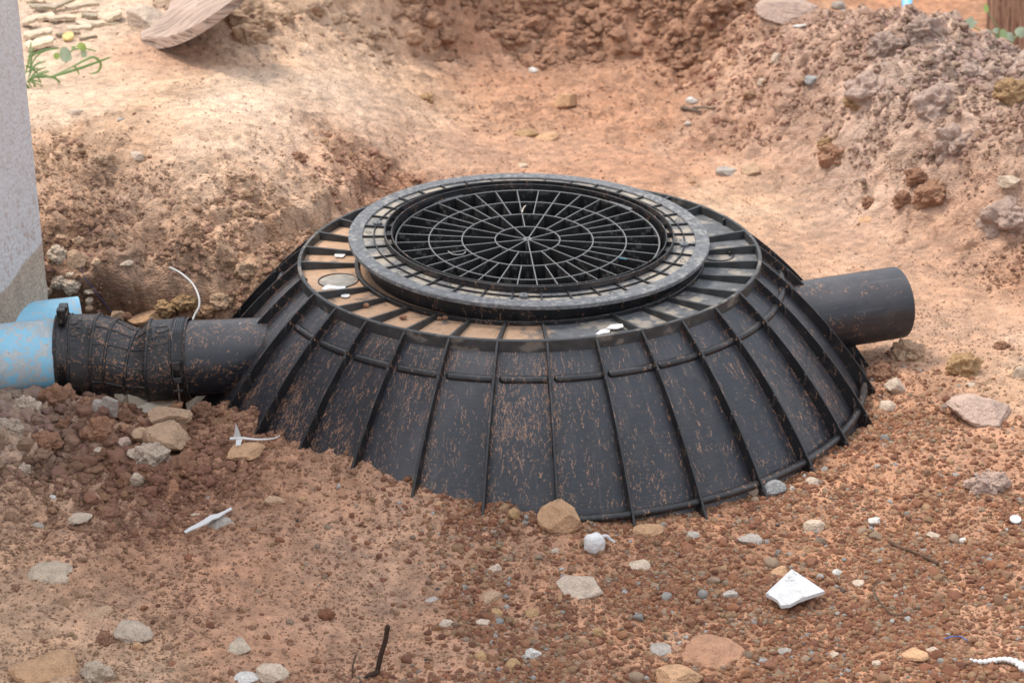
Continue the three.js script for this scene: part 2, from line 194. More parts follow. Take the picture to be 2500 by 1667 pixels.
function height(x, z, fine = true) {
  let h = tps(x, z);
  const b = bankZ(x), bm = ss(-.78, -.6, x) * (1 - ss(.38, .62, x)), q = b - z + 0.07 * fbm(x * 9, z * 9, 3, 40);
  if (bm > 0) h += bm * (0.03 * ss(0, .03, q) + .03 * ss(.03, .09, q + .05 * n2(x * 20, 1, 4)) + 0.2 * ss(.03, .26, q) + .03 * fbm(x * 18, (z - h * 2) * 18, 3, 181) * ss(-.02, .05, q) + 0.1 * ss(.15, .7, q));
  h += shelf(x, z);
  const P = PIT(x, z); if (P > 0) h = mix(h, min(h, -.27), P);
  const far = hypot(x, z + .5);
  if (far > 2.6) h = mix(h, -.16 + 0.05 * fbm(x * .7, z * .7, 3, 77), ss(2.6, 4, far));
  if (!fine) return h;
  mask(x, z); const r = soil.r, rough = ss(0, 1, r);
  h += (0.006 + 0.022 * r) * fbm(x * 6, z * 6, 3, 1) + (0.003 + 0.012 * r) * fbm(x * 24, z * 24, 3, 6);
  if (far < 3.4) {
    h += clods(x, z, 0.075, 100, 0.75) * 0.85 * ss(.45, 1, r) + (z < -.5 ? clods(x + 2, z + 3, 0.05, 150, .7) * .8 * ss(.5, .9, r) : 0) + clods(x + 5, z, 0.036, 200, 0.3 + .6 * r) * 0.75 * ss(.12, .75, r);
    h += clods(x + 9, z, 0.016, 300, 0.1 + .8 * r) * 0.6 * (0.06 + 0.94 * ss(.12, .55, r)) + clods(x + 3, z + 7, 0.0085, 400, 0.15 + .65 * r) * 0.5 * (.3 + .7 * ss(.05, .4, r));
    h += 0.004 * (0.2 + rough) * n2(x * 150, z * 150, 9);
    if (z < .2 && x < 0) { const d = crack(x, z); if (d < .006) h -= 0.006 * (1 - d / .006); }
  }
  return h;
}
const hit = (sx, sy) => { const d = ray(sx, sy); let t = 2; for (; t < 9; t += 0.012) if (CAM.y + d.y * t < height(CAM.x + d.x * t, CAM.z + d.z * t)) break; let a = t - .012; for (let i = 0; i < 5; i++) { const m = (a + t) / 2; if (CAM.y + d.y * m < height(CAM.x + d.x * m, CAM.z + d.z * m)) t = m; else a = m; } const p = CAM.clone().addScaledVector(d, t); p.y = height(p.x, p.z); return p; };

const soilBump = tex(1024, 1024, (u, v) => 0.5 + 0.5 * fbm(u * 24, v * 24, 5, 3, 24) + 0.25 * n2(u * 200, v * 200, 8, 200), false);
const soilMap = tex(1024, 1024, (u, v) => { const a = fbm(u * 40, v * 40, 5, 13, 40), g = n2(u * 256, v * 256, 14, 256), s = n2(u * 128, v * 128, 15, 128), k = 0.86 + 0.3 * a + 0.07 * g; const p = s > .82 ? 1.25 : s < -.86 ? .62 : 1; return [k * p, k * p * (1 - .04 * a), k * p * (1 - .07 * a)]; });
const soilMat = std({ vertexColors: true, map: soilMap, bumpMap: soilBump, bumpScale: 0.004, roughness: 0.96 });
{
  const xs = [], zs = []; // fine where the photograph looks, coarse out to the horizon
  for (let s = -1.12; s <= 1.1201; s += 0.0036) xs.push(s);
  let g = 0.01; let a = 1.12; while (a < 60) { a += g; g *= 1.32; xs.push(a); xs.unshift(-a); }
  for (let z = 1.1, d; z > -3.2; z -= d) { d = 0.0024 + 0.0011 * (1.1 - z); zs.push(z); }
  g = .012; a = 1.1; while (a < 60) { a += g; g *= 1.35; zs.unshift(a); }
  g = .012; a = -3.2; while (a > -110) { a -= g; g *= 1.3; zs.push(a); }
  const nx = xs.length, nz = zs.length, P = new Float32Array(nx * nz * 3), C = new Float32Array(nx * nz * 3), UVs = new Float32Array(nx * nz * 2), I = new Uint32Array((nx - 1) * (nz - 1) * 6);
  const half = (z) => 0.27 * (clamp(3.2283 - z, 2.1, 6.6) + .22); let k = 0;
  for (let j = 0; j < nz; j++) for (let i = 0; i < nx; i++) {
    const z = zs[j], x = xs[i] * half(z), o = j * nx + i, rr0 = hypot(x, z); let y = height(x, z);
    if (rr0 < .47) y = min(y, rr0 < .36 ? -.26 : y);
    const kk = soil.r * ss(3.4, 2.4, rr0) * ss(.42, .56, rr0) * .009, zy = z - y; // crumbly sideways too, so that steep faces do not smear
    const k2 = 1.3 * kk, bx = n3(x * 21, y * 21, z * 21, 7), bz = n3(x * 21, y * 21, z * 21, 8);
    const under = z < .02 && z > -.2 && x < -.45 ? -.12 * PIT(x, z) * ss(-.045, -.085, y) * ss(.02, -.06, z) : 0;
    P.set([x + k2 * bx + kk * n3(x * 55, y * 55, z * 55, 1) + kk * .5 * n3(x * 130, y * 130, z * 130, 3), y, z + under + k2 * bz + kk * n3(x * 55, y * 55, z * 55, 2) + kk * .5 * n3(x * 130, y * 130, z * 130, 4)], o * 3); UVs.set([x / .42, (z - y) / .42], o * 2);
    const p1 = fbm(x * 11, zy * 11, 4, 61), p2 = fbm(x * 60 + 3, zy * 60, 3, 62), l = 1 + 0.3 * p1 + 0.35 * p2, w = 0.05 * fbm(x * 17, z * 17 + 9, 3, 63), pale = ss(.18, .42, fbm(x * 5 + 3, z * 5, 4, 66)) * 0.22;
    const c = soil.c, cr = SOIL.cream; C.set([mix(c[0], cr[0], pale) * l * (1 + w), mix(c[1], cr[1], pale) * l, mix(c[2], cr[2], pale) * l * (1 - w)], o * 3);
    if (i < nx - 1 && j < nz - 1) { I.set([o, o + 1, o + nx, o + 1, o + nx + 1, o + nx], k); k += 6; }
  }
  for (let q = 0; q < I.length; q += 3) { const t = I[q + 1]; I[q + 1] = I[q + 2]; I[q + 2] = t; }
  const geo = new THREE.BufferGeometry(); geo.setAttribute('position', new THREE.BufferAttribute(P, 3)); geo.setAttribute('color', new THREE.BufferAttribute(C, 3)); geo.setAttribute('uv', new THREE.BufferAttribute(UVs, 2)); geo.setIndex(new THREE.BufferAttribute(I, 1));
  { const t = geo.index.array; // make the sheet face up
    const e = (i) => V(P[t[i] * 3], P[t[i] * 3 + 1], P[t[i] * 3 + 2]); const a0 = e(0), n = e(1).sub(a0).cross(e(2).sub(a0)); if (n.y < 0) for (let q = 0; q < t.length; q += 3) { const s = t[q + 1]; t[q + 1] = t[q + 2]; t[q + 2] = s; } }
  geo.computeVertexNormals();
  const m = part('ground', geo, soilMat, scene); m.userData.kind = 'structure';
  console.log('ground', nx, nz, I.length / 3);
}

// ---------- materials of the tank ----------
const grain = tex(512, 512, (u, v) => 0.5 + 0.35 * n2(u * 128, v * 128, 31, 128) + 0.3 * fbm(u * 40, v * 40, 3, 32, 40), false);
const MUD = [.42, .215, .12];
function speckled(w, h, W, H, count, base, dens, drift = 0.8, streaks = 0) { // dried mud splashes: little crumbs strung into short wandering tracks that ran down (v falls)
  const c = new Float32Array(w * h * 3), sx = w / W, sy = h / H;
  for (let j = 0; j < h; j++) for (let i = 0; i < w; i++) { const u = i / sx, v = j / sy, k = 1 + 0.35 * fbm(u * 30, v * 12, 4, 41) + 0.12 * n2(u * 260, v * 260, 42), d = 0.05 * max(0, fbm(u * 18, v * 5, 4, 43) - .05) + .02 * max(0, fbm(u * 60, v * 40, 3, 45)), o = (j * w + i) * 3; c[o] = base[0] * k + d * 1.1; c[o + 1] = base[1] * k + d * 0.9; c[o + 2] = base[2] * k + d * 0.8; }
  const dot = (x, y, r, a, col) => { for (let j = floor((y - r) * sy); j <= (y + r) * sy; j++) for (let i = floor((x - r) * sx); i <= (x + r) * sx; i++) { const q = hypot((i + .5) / sx - x, (j + .5) / sy - y) / r; if (q < 1) { const I = ((i % w) + w) % w; if (j < 0 || j >= h) continue; const o = (j * w + I) * 3, t = a * (1 - q * q); for (let k = 0; k < 3; k++) c[o + k] = mix(c[o + k], col[k], t); } } };
  for (let n = 0; n < count; n++) {
    let x = rnd() * W, y = rnd() * H; const D = dens(x, y) * (0.3 + 1.3 * ss(-.2, .4, fbm(x * 16, y * 10, 4, 44))); if (rnd() > D) continue;
    const L = floor(2 + 26 * rnd() ** 2.6), t = rr(.6, 1.15), col = MUD.map((m) => m * t), a = rr(.35, 1); let dir = rr(0, 6.3);
    for (let i = 0; i < L; i++) { dot(x, y, rr(.00042, .0009), a * rr(.5, 1), col); dir += rr(-1.4, 1.4); x += cos(dir) * .001 * (1.1 - drift); y += sin(dir) * .001 * (1.1 - drift) - drift * rr(.2, 1.3) * .001; if (rnd() < .2) { x += rr(-.0022, .0022); y += rr(-.002, .002); } }
  }
  for (let n = 0; n < streaks; n++) { let x = rnd() * W, y = rnd() * H; const L = rr(5, 60), a = rr(.03, .12), w0 = rr(.0005, .002); for (let i = 0; i < L; i++) { dot(x, y, w0, a, [.12, .12, .13]); y -= .0012; x += rr(-.0003, .0003); } }
  const d = new Uint8Array(w * h * 4); for (let i = 0; i < w * h; i++) { for (let k = 0; k < 3; k++) d[i * 4 + k] = clamp(lin(c[i * 3 + k])) * 255; d[i * 4 + 3] = 255; }
  return texOf(d, w, h, true);
}
const BLK = [.0165, .0185, .0245];
const coneMap = speckled(2048, 512, 1.45, .36, 34000, BLK, (x, y) => { const a = ((x / 1.45 - .33) * 180 + 52.5 + 3600) % 11.25 / 11.25; return (mix(.8, .2, ss(.5, .95, x)) * mix(1.2, .5, ss(.18, .36, y)) + .25 * ss(1.1, 1.35, x)) * (.8 + 1.6 * ss(.2, .03, a) + .5 * ss(.9, .98, a)); }, .8, 300);
const ribMap = speckled(512, 512, .36, .36, 3600, [.009, .0095, .0115], () => .5, .6, 40);  // base darker than the cone: occlusion on the rib sides put into the colour
const D2 = { side: THREE.DoubleSide };
const coneMat = std({ map: coneMap, bumpMap: grain, bumpScale: .0004, roughness: .4, ...D2 });
ribMap.repeat.set(1 / .36, 1 / .36);
const ribMat = std({ map: ribMap, roughness: .4, bumpMap: grain, bumpScale: .0003, ...D2 });
// worn, dusty black plastic for flat tops: pale mottled dust over dark grey
const dustMap = tex(800, 800, (u, v) => { const a = fbm(u * 50, v * 50, 5, 51), b = fbm(u * 130 + 5, v * 130, 3, 52), s = n2(u * 400, v * 400, 53), pale = ss(.1, .5, .7 * a + .7 * b + .12 * s) * .4, k = .112 + .06 * b + .03 * s; return [mix(k, .34, pale), mix(k * 1.03, .315, pale), mix(k * 1.1, .28, pale)]; });
dustMap.repeat.set(1 / .7, 1 / .7); dustMap.offset.set(.5, .5);
const dustMat = std({ map: dustMap, roughness: .62, bumpMap: grain, bumpScale: .0003, ...D2 });
const floorMap = tex(640, 640, (u, v) => { const a = fbm(u * 22, v * 22, 5, 55), b = fbm(u * 80, v * 80, 3, 56), s = n2(u * 420, v * 420, 57), t = ss(-.35, .4, .8 * a + .5 * b), k = .13 + .03 * b; return [mix(k, .33 + .05 * s, t), mix(k * 1.03, .285 + .05 * s, t), mix(k * 1.08, .23 + .04 * s, t)]; });
floorMap.repeat.set(1 / .7, 1 / .7); floorMap.offset.set(.5, .5);
const channelMat = std({ map: floorMap, roughness: .8, ...D2 });
// the deck: washed-in sand in the compartments on the left and front, thinner smears on the right
const deckMap = tex(1024, 1024, (u, v) => {
  const x = (u - .5) * .74, z = (v - .5) * .74, a = Math.atan2(x, z) / DEG, nA = fbm(x * 26, z * 26, 5, 58), nB = fbm(x * 90, z * 90, 4, 59), s = n2(u * 512, v * 512, 60), q = n2(u * 300, v * 300, 61);
  let sand = ss(-140, -112, a) * (1 - ss(-4, 14, a + 10 * nA)); const disc = hypot(x + .292, z - .072); const worn = (1 - ss(.012, .034, disc + .02 * nA)) * .85;
  const t = ss(.36, .8, sand * .9 + .62 * nA + .36 * nB), smear = ss(.02, .3, nA + .4 * nB) * .5, k = .1 + .045 * nB + .02 * s, sd = (1 + .16 * nA + .2 * nB + .1 * s) * (q > .84 ? .55 : 1);
  const c0 = [mix(k, .38, smear), mix(k * 1.03, .31, smear), mix(k * 1.1, .235, smear)]; const wc = [.3 + .1 * nB, .29 + .1 * nB, .265 + .1 * nB]; return [mix(c0[0], .41 * sd, t), mix(c0[1], .26 * sd, t), mix(c0[2], .165 * sd, t)].map((c, i) => mix(c, wc[i], worn));
});
deckMap.repeat.set(1 / .74, 1 / .74); deckMap.offset.set(.5, .5);
const deckMat = std({ map: deckMap, roughness: .8, bumpMap: grain, bumpScale: .0005, ...D2 });
const edgeMat = std({ map: ribMap, color: 0xffffff, roughness: .5, ...D2 });
const blackMat = std({ map: ribMap, roughness: .46, bumpMap: grain, bumpScale: .0003, ...D2 });

const rimMap = tex(640, 640, (u, v) => { const a = fbm(u * 26, v * 26, 5, 151), b = fbm(u * 70 + 5, v * 70, 4, 152), pale = ss(.2, .5, a + .5 * b) * .35, k = .035 + .02 * b; return [mix(k, .3, pale), mix(k * 1.02, .25, pale), mix(k * 1.06, .2, pale)]; });
rimMap.repeat.set(1 / .74, 1 / .74); rimMap.offset.set(.5, .5);
const rimMat = std({ map: rimMap, roughness: .55, bumpMap: grain, bumpScale: .0003, ...D2 });

// ---------- septic tank ----------
const BASE = -.22;
const tank = thing('septic_tank', 'black ribbed plastic septic tank, its cone half buried in the red soil', 'septic tank', [0, BASE, 0]);
const tp = (name, geo, m, parent = tank) => { geo.translate(0, -BASE, 0); return part(name, geo, m, parent); };
const shellP = (t) => { const a = [.352, -.0155], b = [.4345, -.0735], c = [.523, -.225], q = 1 - t; return [q * q * a[0] + 2 * q * t * b[0] + t * t * c[0], q * q * a[1] + 2 * q * t * b[1] + t * t * c[1]]; };
const crestP = (t) => { const a = [.353, -.0004], b = [.464, -.087], c = [.543, -.222], q = 1 - t; return [q * q * a[0] + 2 * q * t * b[0] + t * t * c[0], q * q * a[1] + 2 * q * t * b[1] + t * t * c[1]]; };
{ // shell; uv: u along the circumference (1.45 m repeat), v down the slope
  const pts = []; for (let i = 0; i <= 24; i++) pts.push(shellP(i / 24)); pts.push([.545, -.3]);
  const g = new THREE.LatheGeometry(pts.reverse().map((p) => new THREE.Vector2(...p)), 192, 0, 2 * PI), uv = g.attributes.uv, p = g.attributes.position;
  const wob = V(); for (let i = 0; i < p.count; i++) { uv.setXY(i, uv.getX(i) * 2 + .33, (p.getY(i) + .3) / .29); wob.fromBufferAttribute(p, i); const k = 1 + .0016 * n2(uv.getX(i) * 20, p.getY(i) * 30, 4, 0) * ss(-.02, -.08, p.getY(i)); p.setXYZ(i, wob.x * k, wob.y, wob.z * k); }
  g.computeVertexNormals(); tp('cone_wall', g, coneMat);
}
tp('deck', lathe([[.2, -.0125], [.3495, -.0138]], 160), deckMat);
tp('deck_rim', lathe([[.3495, -.015], [.3495, -.0012], [.3503, 0], [.3545, 0], [.3555, -.001], [.3552, -.0175], [.351, -.0175]], 192), rimMat);
tp('inner_ring', ringBox(.2625, .2685, -.0135, -.0062, 160, .001), blackMat);
tp('neck', ringBox(.238, .2475, -.014, .006, 128), blackMat);
const A0 = -52.5, STEP = 11.25;
for (let k = 0; k < 32; k++) { // radial ribs on the deck, left out where the pipe knock-outs sit
  const a = A0 + STEP * k; if ([-2, 15].includes(k > 20 ? k - 32 : k) || k === 6 || k === 14 && 0) continue;
  const s = new THREE.Shape([[.2675, -.0145], [.2675, -.0068], [.3497, -.0006], [.3497, -.0145]].map((p) => new THREE.Vector2(...p)));
  const g = boxUV(new THREE.ExtrudeGeometry(s, { depth: .0032, bevelEnabled: true, bevelSize: .0004, bevelThickness: .0004, bevelSegments: 1 }).translate(0, 0, -.0016)).rotateY(a * DEG - PI / 2);
  tp('deck_rib', g, rimMat);
}
{ // ribs down the cone, each with moulded pegs on its crest
  const pts = [[.5, -.3], [.35, -.06], [.346, -.004]]; for (let i = 0; i <= 28; i++) pts.push(crestP(i / 28)); pts.push([.566, -.3]);
  const s = new THREE.Shape(pts.map((p) => new THREE.Vector2(...p)));
  const g0 = boxUV(new THREE.ExtrudeGeometry(s, { depth: .0026, bevelEnabled: true, bevelSize: .0005, bevelThickness: .0005, bevelSegments: 1, curveSegments: 4 }).translate(0, 0, -.0013)).translate(0, -BASE, 0);
  const peg = boxUV(new THREE.CapsuleGeometry(.0031, .015, 4, 10));
  for (let k = 0; k < 32; k++) {
    const a = A0 + STEP * k, rib = part('rib', g0, ribMat, tank); rib.rotation.y = a * DEG - PI / 2;
    for (const t of [.235, .545, .93]) { const [r, y] = crestP(t), m = part('peg', peg, ribMat, rib); m.position.set(r - .0022, y - BASE - .0085, 0); }
  }
}
for (const [R, Y, br, only] of [[.3872, -.0458, .0062, null], [.5175, -.1985, .0058, [0, 15]]]) // moulded beads from rib to rib
  for (let k = 0; k < 32; k++) {
    if (only && !(k >= 5 && k <= 13)) continue;
    if (!only && (k === 29 || k === 30)) continue;
    const a0 = (A0 + STEP * k) * DEG, d = STEP * DEG, e = only ? .004 : .012, pts = []; for (let i = 0; i <= 8; i++) { const t = a0 + e / R + (d - 1.3 * e / R) * i / 8; pts.push(V(R * sin(t), Y, R * cos(t))); }
    tp('bead', boxUV(tube(pts, br, 10, 10)), ribMat);
  }
// pipe stubs moulded on the tank
const pipeMap = speckled(1024, 512, .36, .36, 4200, BLK, (x, y) => .35 + .5 * ss(.15, .25, abs(((x / .36 + .25) % 1) - .5)), .3, 60); pipeMap.repeat.set(1 / .36, 1 / .36);
const pipeMat = std({ map: pipeMap, roughness: .36, bumpMap: grain, bumpScale: .0002, ...D2 });
const outMap = speckled(1024, 512, .36, .36, 3200, BLK, () => .3, .3, 160); outMap.repeat.set(1 / .36, 1 / .36);
const outMat = std({ map: outMap, roughness: .36, bumpMap: grain, bumpScale: .0002, ...D2 });
const O1 = G(2192, 738, -.125), OD = V(-.94, -.003, .342).normalize();
{ const o = tp('outlet_pipe', cyl(O1.clone().addScaledVector(OD, .22), O1, .0572, .0572, .052), outMat); tag(o, 'plain black outlet stub with an open end'); }
const I0 = G(455, 875, -.112), I1 = G(668, 865, -.124), ID = I1.clone().sub(I0).normalize();
{ const i = tp('inlet_pipe', cyl(I0.clone().addScaledVector(ID, -.03), I1.clone().addScaledVector(ID, .06), .0572, .0572), pipeMat); tag(i, 'black inlet stub spattered with red mud'); }
{ // moulded outlines of the two knock-outs in the deck
  const ring = (x, z, r, ry = 1) => { const p = []; for (let i = 0; i < 24; i++) { const t = i / 24 * 2 * PI; p.push(V(x + r * cos(t), -.0126, z + r * ry * sin(t))); } return boxUV(new THREE.TubeGeometry(new THREE.CatmullRomCurve3(p, true), 60, .0009, 6, true)); };
  tp('knockout_ring', ring(-.289, .075, .03), blackMat); tp('knockout_ring', ring(.291, -.012, .024), blackMat);
  tp('slot_bar', new RoundedBoxGeometry(.003, .006, .016, 2, .0006).translate(.309, -.0105, -.02), blackMat);
}

// ---------- manhole frame, sitting askew on the neck ----------
const frame = thing('manhole_ring', 'dusty black plastic manhole ring resting tilted on the tank neck', 'manhole ring', [0, .03, 0]);
frame.rotation.set(.034, 0, -.034);
part('flange', lathe([[.2545, -.006], [.2545, -.0008], [.2553, 0], [.2752, 0], [.2762, -.001], [.2762, -.006], [.273, -.0068], [.2545, -.006]], 192), dustMat, frame);
part('skirt', lathe([[.2535, -.0035], [.2535, -.034], [.2495, -.034], [.2495, -.0035]], 160), blackMat, frame);
part('channel_floor', lathe([[.2215, -.0033], [.2552, -.0033]], 160), channelMat, frame);
part('lip', ringBox(.2199, .2221, -.012, .0072, 192, .0005), dustRing(), frame);
part('inner_lip', ringBox(.2093, .2113, -.03, .0048, 192, .0005), dustRing(), frame);
part('inner_floor', lathe([[.2112, -.0065], [.22, -.0065]], 128), channelMat, frame);
part('middle_ring', ringBox(.2368, .2386, -.0034, -.0002, 160, .0004), blackMat, frame);
function dustRing() { return blackMat; }
for (let k = 0; k < 36; k++) {
  const a = (3.9 + 10 * k) * DEG;
  part('web', bar(.222, .2556, -.0035, .0003, .0019, a), blackMat, frame);
  part('inner_web', bar(.2112, .22, -.0066, .0012, .0014, a), blackMat, frame);
  if (k % 2 === 0) { const t = a + 5 * DEG, R = k % 4 ? .2465 : .229; part('pin_mark', boxUV(new THREE.TorusGeometry(.0042, .00045, 4, 18).rotateX(PI / 2).translate(R * sin(t), -.0031, R * cos(t))), blackMat, frame); }
}
for (const a of [-99.5, -2.2, 83.5]) {
  const g = lathe([[.0016, -.003], [.0016, .001], [.002, .0014], [.0064, .0014], [.007, .0008], [.007, -.003]], 28); g.translate(.2375 * sin(a * DEG), 0, .2375 * cos(a * DEG)); const o = part('boss', g, dustMat, frame); part('bolt_hole', new THREE.CylinderGeometry(.0016, .0016, .003, 14).translate(.2375 * sin(a * DEG), -.0012, .2375 * cos(a * DEG)), std({ color: 0x050505, roughness: .9 }), o);
}

// ---------- manhole cover lying upside down in the frame ----------
const cover = thing('manhole_cover', 'black round manhole cover lying underside up, a wheel of thin ribs and rings', 'manhole cover', [-.0024, .0228, 0]);
cover.rotation.set(.0597, 0, -.022);
const cellMap = tex(512, 512, (u, v) => { const a = fbm(u * 14, v * 14, 5, 71, 14), s = n2(u * 128, v * 128, 72, 128), p = ss(.05, .5, a + .2 * n2(u * 90, v * 30, 73, 0)) * .07 + (s > .93 ? .16 : 0); return [.014 + p * 1.05, .014 + p, .015 + p * .93]; });
cellMap.repeat.set(6, 6);
const cellMat = std({ map: cellMap, roughness: .55, ...D2 }), topMat = std({ color: new THREE.Color(.13, .13, .132), roughness: .45, ...D2 });  // topMat: wear and dust, with sky reflection mixed into the pale grey
const crown = (g, y, m2) => { // a worn, dusty top edge, paler also for reflected sky, on a dark plate: two pieces of one part
  return g; };
function capped(name, body, top) { const o = part(name, body, cellMat, cover); part('worn_lit_edge', top, topMat, o); return o; }
for (const [i, R] of [.0508, .1016, .1524, .2033].entries()) { const t = i === 3 ? .0026 : .0021; capped('ring', ringBox(R - t, R, -.052, -.0009, 128, .0001), ringBox(R - t + .0001, R - .0001, -.0009, 0, 128, .0003)); }
for (let k = 0; k < 36; k++) {
  const a = (4.6 + 10 * k) * DEG, r0 = k % 4 === 0 ? .004 : k % 2 === 0 ? .0506 : .1014;
  capped('spoke', bar(r0, .2015, -.052, -.0012, .0016, a), bar(r0, .2012, -.0012, -.0002, .0015, a));
}
part('hub', lathe([[.0025, -.01], [.0025, .0002], [.0032, .0008], [.0062, .0008], [.0068, .0002], [.0068, -.036]], 28), topMat, cover);
part('face_plate', lathe([[0, -.056], [0, -.0512], [.2033, -.0512], [.2033, -.056]], 96), cellMat, cover);
for (const [a0, a1, w] of [[-150, -133, .0075], [127, 140, .006], [-66, -48, .0065], [30, 38, .006]]) { // locking lugs on the rim
  const p = [], n = 10; for (let i = 0; i <= n; i++) { const a = mix(a0, a1, i / n) * DEG; p.push([.2034 * sin(a), .2034 * cos(a)]); } for (let i = n; i >= 0; i--) { const a = mix(a0, a1, i / n) * DEG, R = .2034 + w * (1 - .75 * i / n); p.push([R * sin(a), R * cos(a)]); }
  const s = new THREE.Shape(p.map(([x, z]) => new THREE.Vector2(x, -z))); part('lug', boxUV(new THREE.ExtrudeGeometry(s, { depth: .003, bevelEnabled: false }).rotateX(-PI / 2)).translate(0, -.003, 0), dustMat, cover);
}

// ---------- rubber coupling and blue pipes on the left ----------
const cp = [G(139, 867, -.1045), G(181, 866, -.105), G(238, 866, -.106), G(290, 870, -.108), G(330, 877, -.112), G(372, 880, -.1145), G(425, 877, -.113), G(468, 875, -.112)];
const coupling = thing('pipe_coupling', 'black rubber coupling sleeve joining the blue pipe to the black inlet', 'pipe coupling', cp[4].toArray());
const rubMap = speckled(1024, 1024, .4, .4, 7500, [.017, .017, .019], (x, y) => .45 + .6 * ss(.12, .26, abs(((x / .4 + .25) % 1) - .5)), .35, 40); rubMap.repeat.set(1 / .4, 1 / .4);
const rubMat = std({ map: rubMap, roughness: .5, bumpMap: grain, bumpScale: .0004, ...D2 });
const cAxis = new THREE.CatmullRomCurve3(cp), CL = cAxis.getLength(), CN = 160;
const cFr = (s) => { const t = clamp(s), o = cAxis.getPointAt(t), d = cAxis.getTangentAt(t), n = V(0, 1, 0).addScaledVector(d, -d.y).normalize(), b = V().crossVectors(d, n); return { o, d, n, b }; };  // n up, b towards the camera side for +angle
const sAt = (sx) => { let best = 0, bd = 1e9; for (let i = 0; i <= 200; i++) { const p = cAxis.getPointAt(i / 200), q = p.clone().sub(CAM), x = 1250 + 5461.6 * q.dot(RT) / q.dot(FW); if (abs(x - sx) < bd) { bd = abs(x - sx); best = i / 200; } } return best; };
const sBead = [sAt(239), sAt(278), sAt(325), sAt(366)];
function cRad(s, ang) { // the sleeve is pinched between its two sockets, mostly on top
  let r = .0612; const up = max(0, cos(ang));
  r -= .0145 * up * ss(sBead[0] + .05, sBead[2] - .02, s) * (1 - ss(sBead[2] + .01, sBead[3] - .01, s)) + .0025 * ss(sBead[0], sBead[0] + .03, s) * (1 - ss(sBead[3] - .03, sBead[3], s));
  return r;
}
const onC = (s, ang, lift = 0) => { const f = cFr(s), r = cRad(s, ang) + lift; return f.o.clone().addScaledVector(f.n, r * cos(ang)).addScaledVector(f.b, r * sin(ang)); };
const cpart = (name, g, m, parent = coupling) => { if (parent === coupling) g.translate(-cp[4].x, -cp[4].y, -cp[4].z); else g.translate(-cp[4].x, -cp[4].y, -cp[4].z); return part(name, g, m, parent); };
{
  const M = 72, pos = [], uv = [], idx = []; for (let i = 0; i <= CN; i++) for (let j = 0; j <= M; j++) { const s = i / CN, a = j / M * 2 * PI, p = onC(s, a, (.0006 * fbm(s * 9, j / M * 6, 2, 3, 0))*(j===M||j===0?0:1)); pos.push(p.x, p.y, p.z); uv.push(j / M * .4, s * CL); }
  for (let i = 0; i < CN; i++) for (let j = 0; j < M; j++) { const a = i * (M + 1) + j; idx.push(a, a + 1, a + M + 1, a + 1, a + M + 2, a + M + 1); }
  const g = new THREE.BufferGeometry(); g.setAttribute('position', new THREE.Float32BufferAttribute(pos, 3)); g.setAttribute('uv', new THREE.Float32BufferAttribute(uv, 2)); g.setIndex(idx); g.computeVertexNormals(); cpart('sleeve', g, rubMat);
}
const hoop = (s0, r, lift, n = 64) => { const p = []; for (let i = 0; i < n; i++) p.push(onC(s0, i / n * 2 * PI, lift)); return boxUV(new THREE.TubeGeometry(new THREE.CatmullRomCurve3(p, true), n, r, 7, true)); };
for (const s of sBead) cpart('hoop_rib', hoop(s, .0024, .0004), rubMat);
for (let k = 0; k < 12; k++) { const a = (k / 12) * 2 * PI + .36, p = []; for (let i = 0; i <= 16; i++) p.push(onC(mix(sBead[0], sBead[3], i / 16), a + .018 * sin(i * .5 + k))); cpart('long_rib', boxUV(tube(p, .0016, 30, 6)), rubMat); }
function band(s0, w, n = 72, t = .002) { // clamp strap: grooved ring
  const g = []; for (const [o, ww, tt] of [[0, w, t], [-.34 * w, w * .08, t + .0012], [-.11 * w, w * .08, t + .0012], [.11 * w, w * .08, t + .0012], [.34 * w, w * .08, t + .0012]]) {
    const pos = [], idx = [], pr = [[-ww / 2, -.002], [-ww / 2, tt], [ww / 2, tt], [ww / 2, -.002]];
    for (let i = 0; i <= n; i++) for (const [u, l] of pr) { const p = onC(s0, i / n * 2 * PI, l), f = cFr(s0); p.addScaledVector(f.d, o + u); pos.push(p.x, p.y, p.z); }
    for (let i = 0; i < n; i++) for (let j = 0; j < 3; j++) { const a = i * 4 + j; idx.push(a, a + 1, a + 4, a + 1, a + 5, a + 4); }
    const q = new THREE.BufferGeometry(); q.setAttribute('position', new THREE.Float32BufferAttribute(pos, 3)); q.setIndex(idx); const e = q.toNonIndexed(); e.computeVertexNormals(); g.push(boxUV(e));
  } return merge(g);
}
const strapMat = std({ map: ribMap, color: 0xffffff, roughness: .33, ...D2 }), steelMat = std({ color: 0x6d6257, roughness: .5, metalness: .7 });
const place = (g, s, ang, lift, shift = 0) => { const f = cFr(s), rad = f.n.clone().multiplyScalar(cos(ang)).addScaledVector(f.b, sin(ang)), tan = V().crossVectors(f.d, rad).normalize(), p = onC(s, ang, lift).addScaledVector(f.d, shift); return g.applyMatrix4(new THREE.Matrix4().makeBasis(f.d, rad, tan).setPosition(p)); }; // x along the pipe, y outwards, z round it
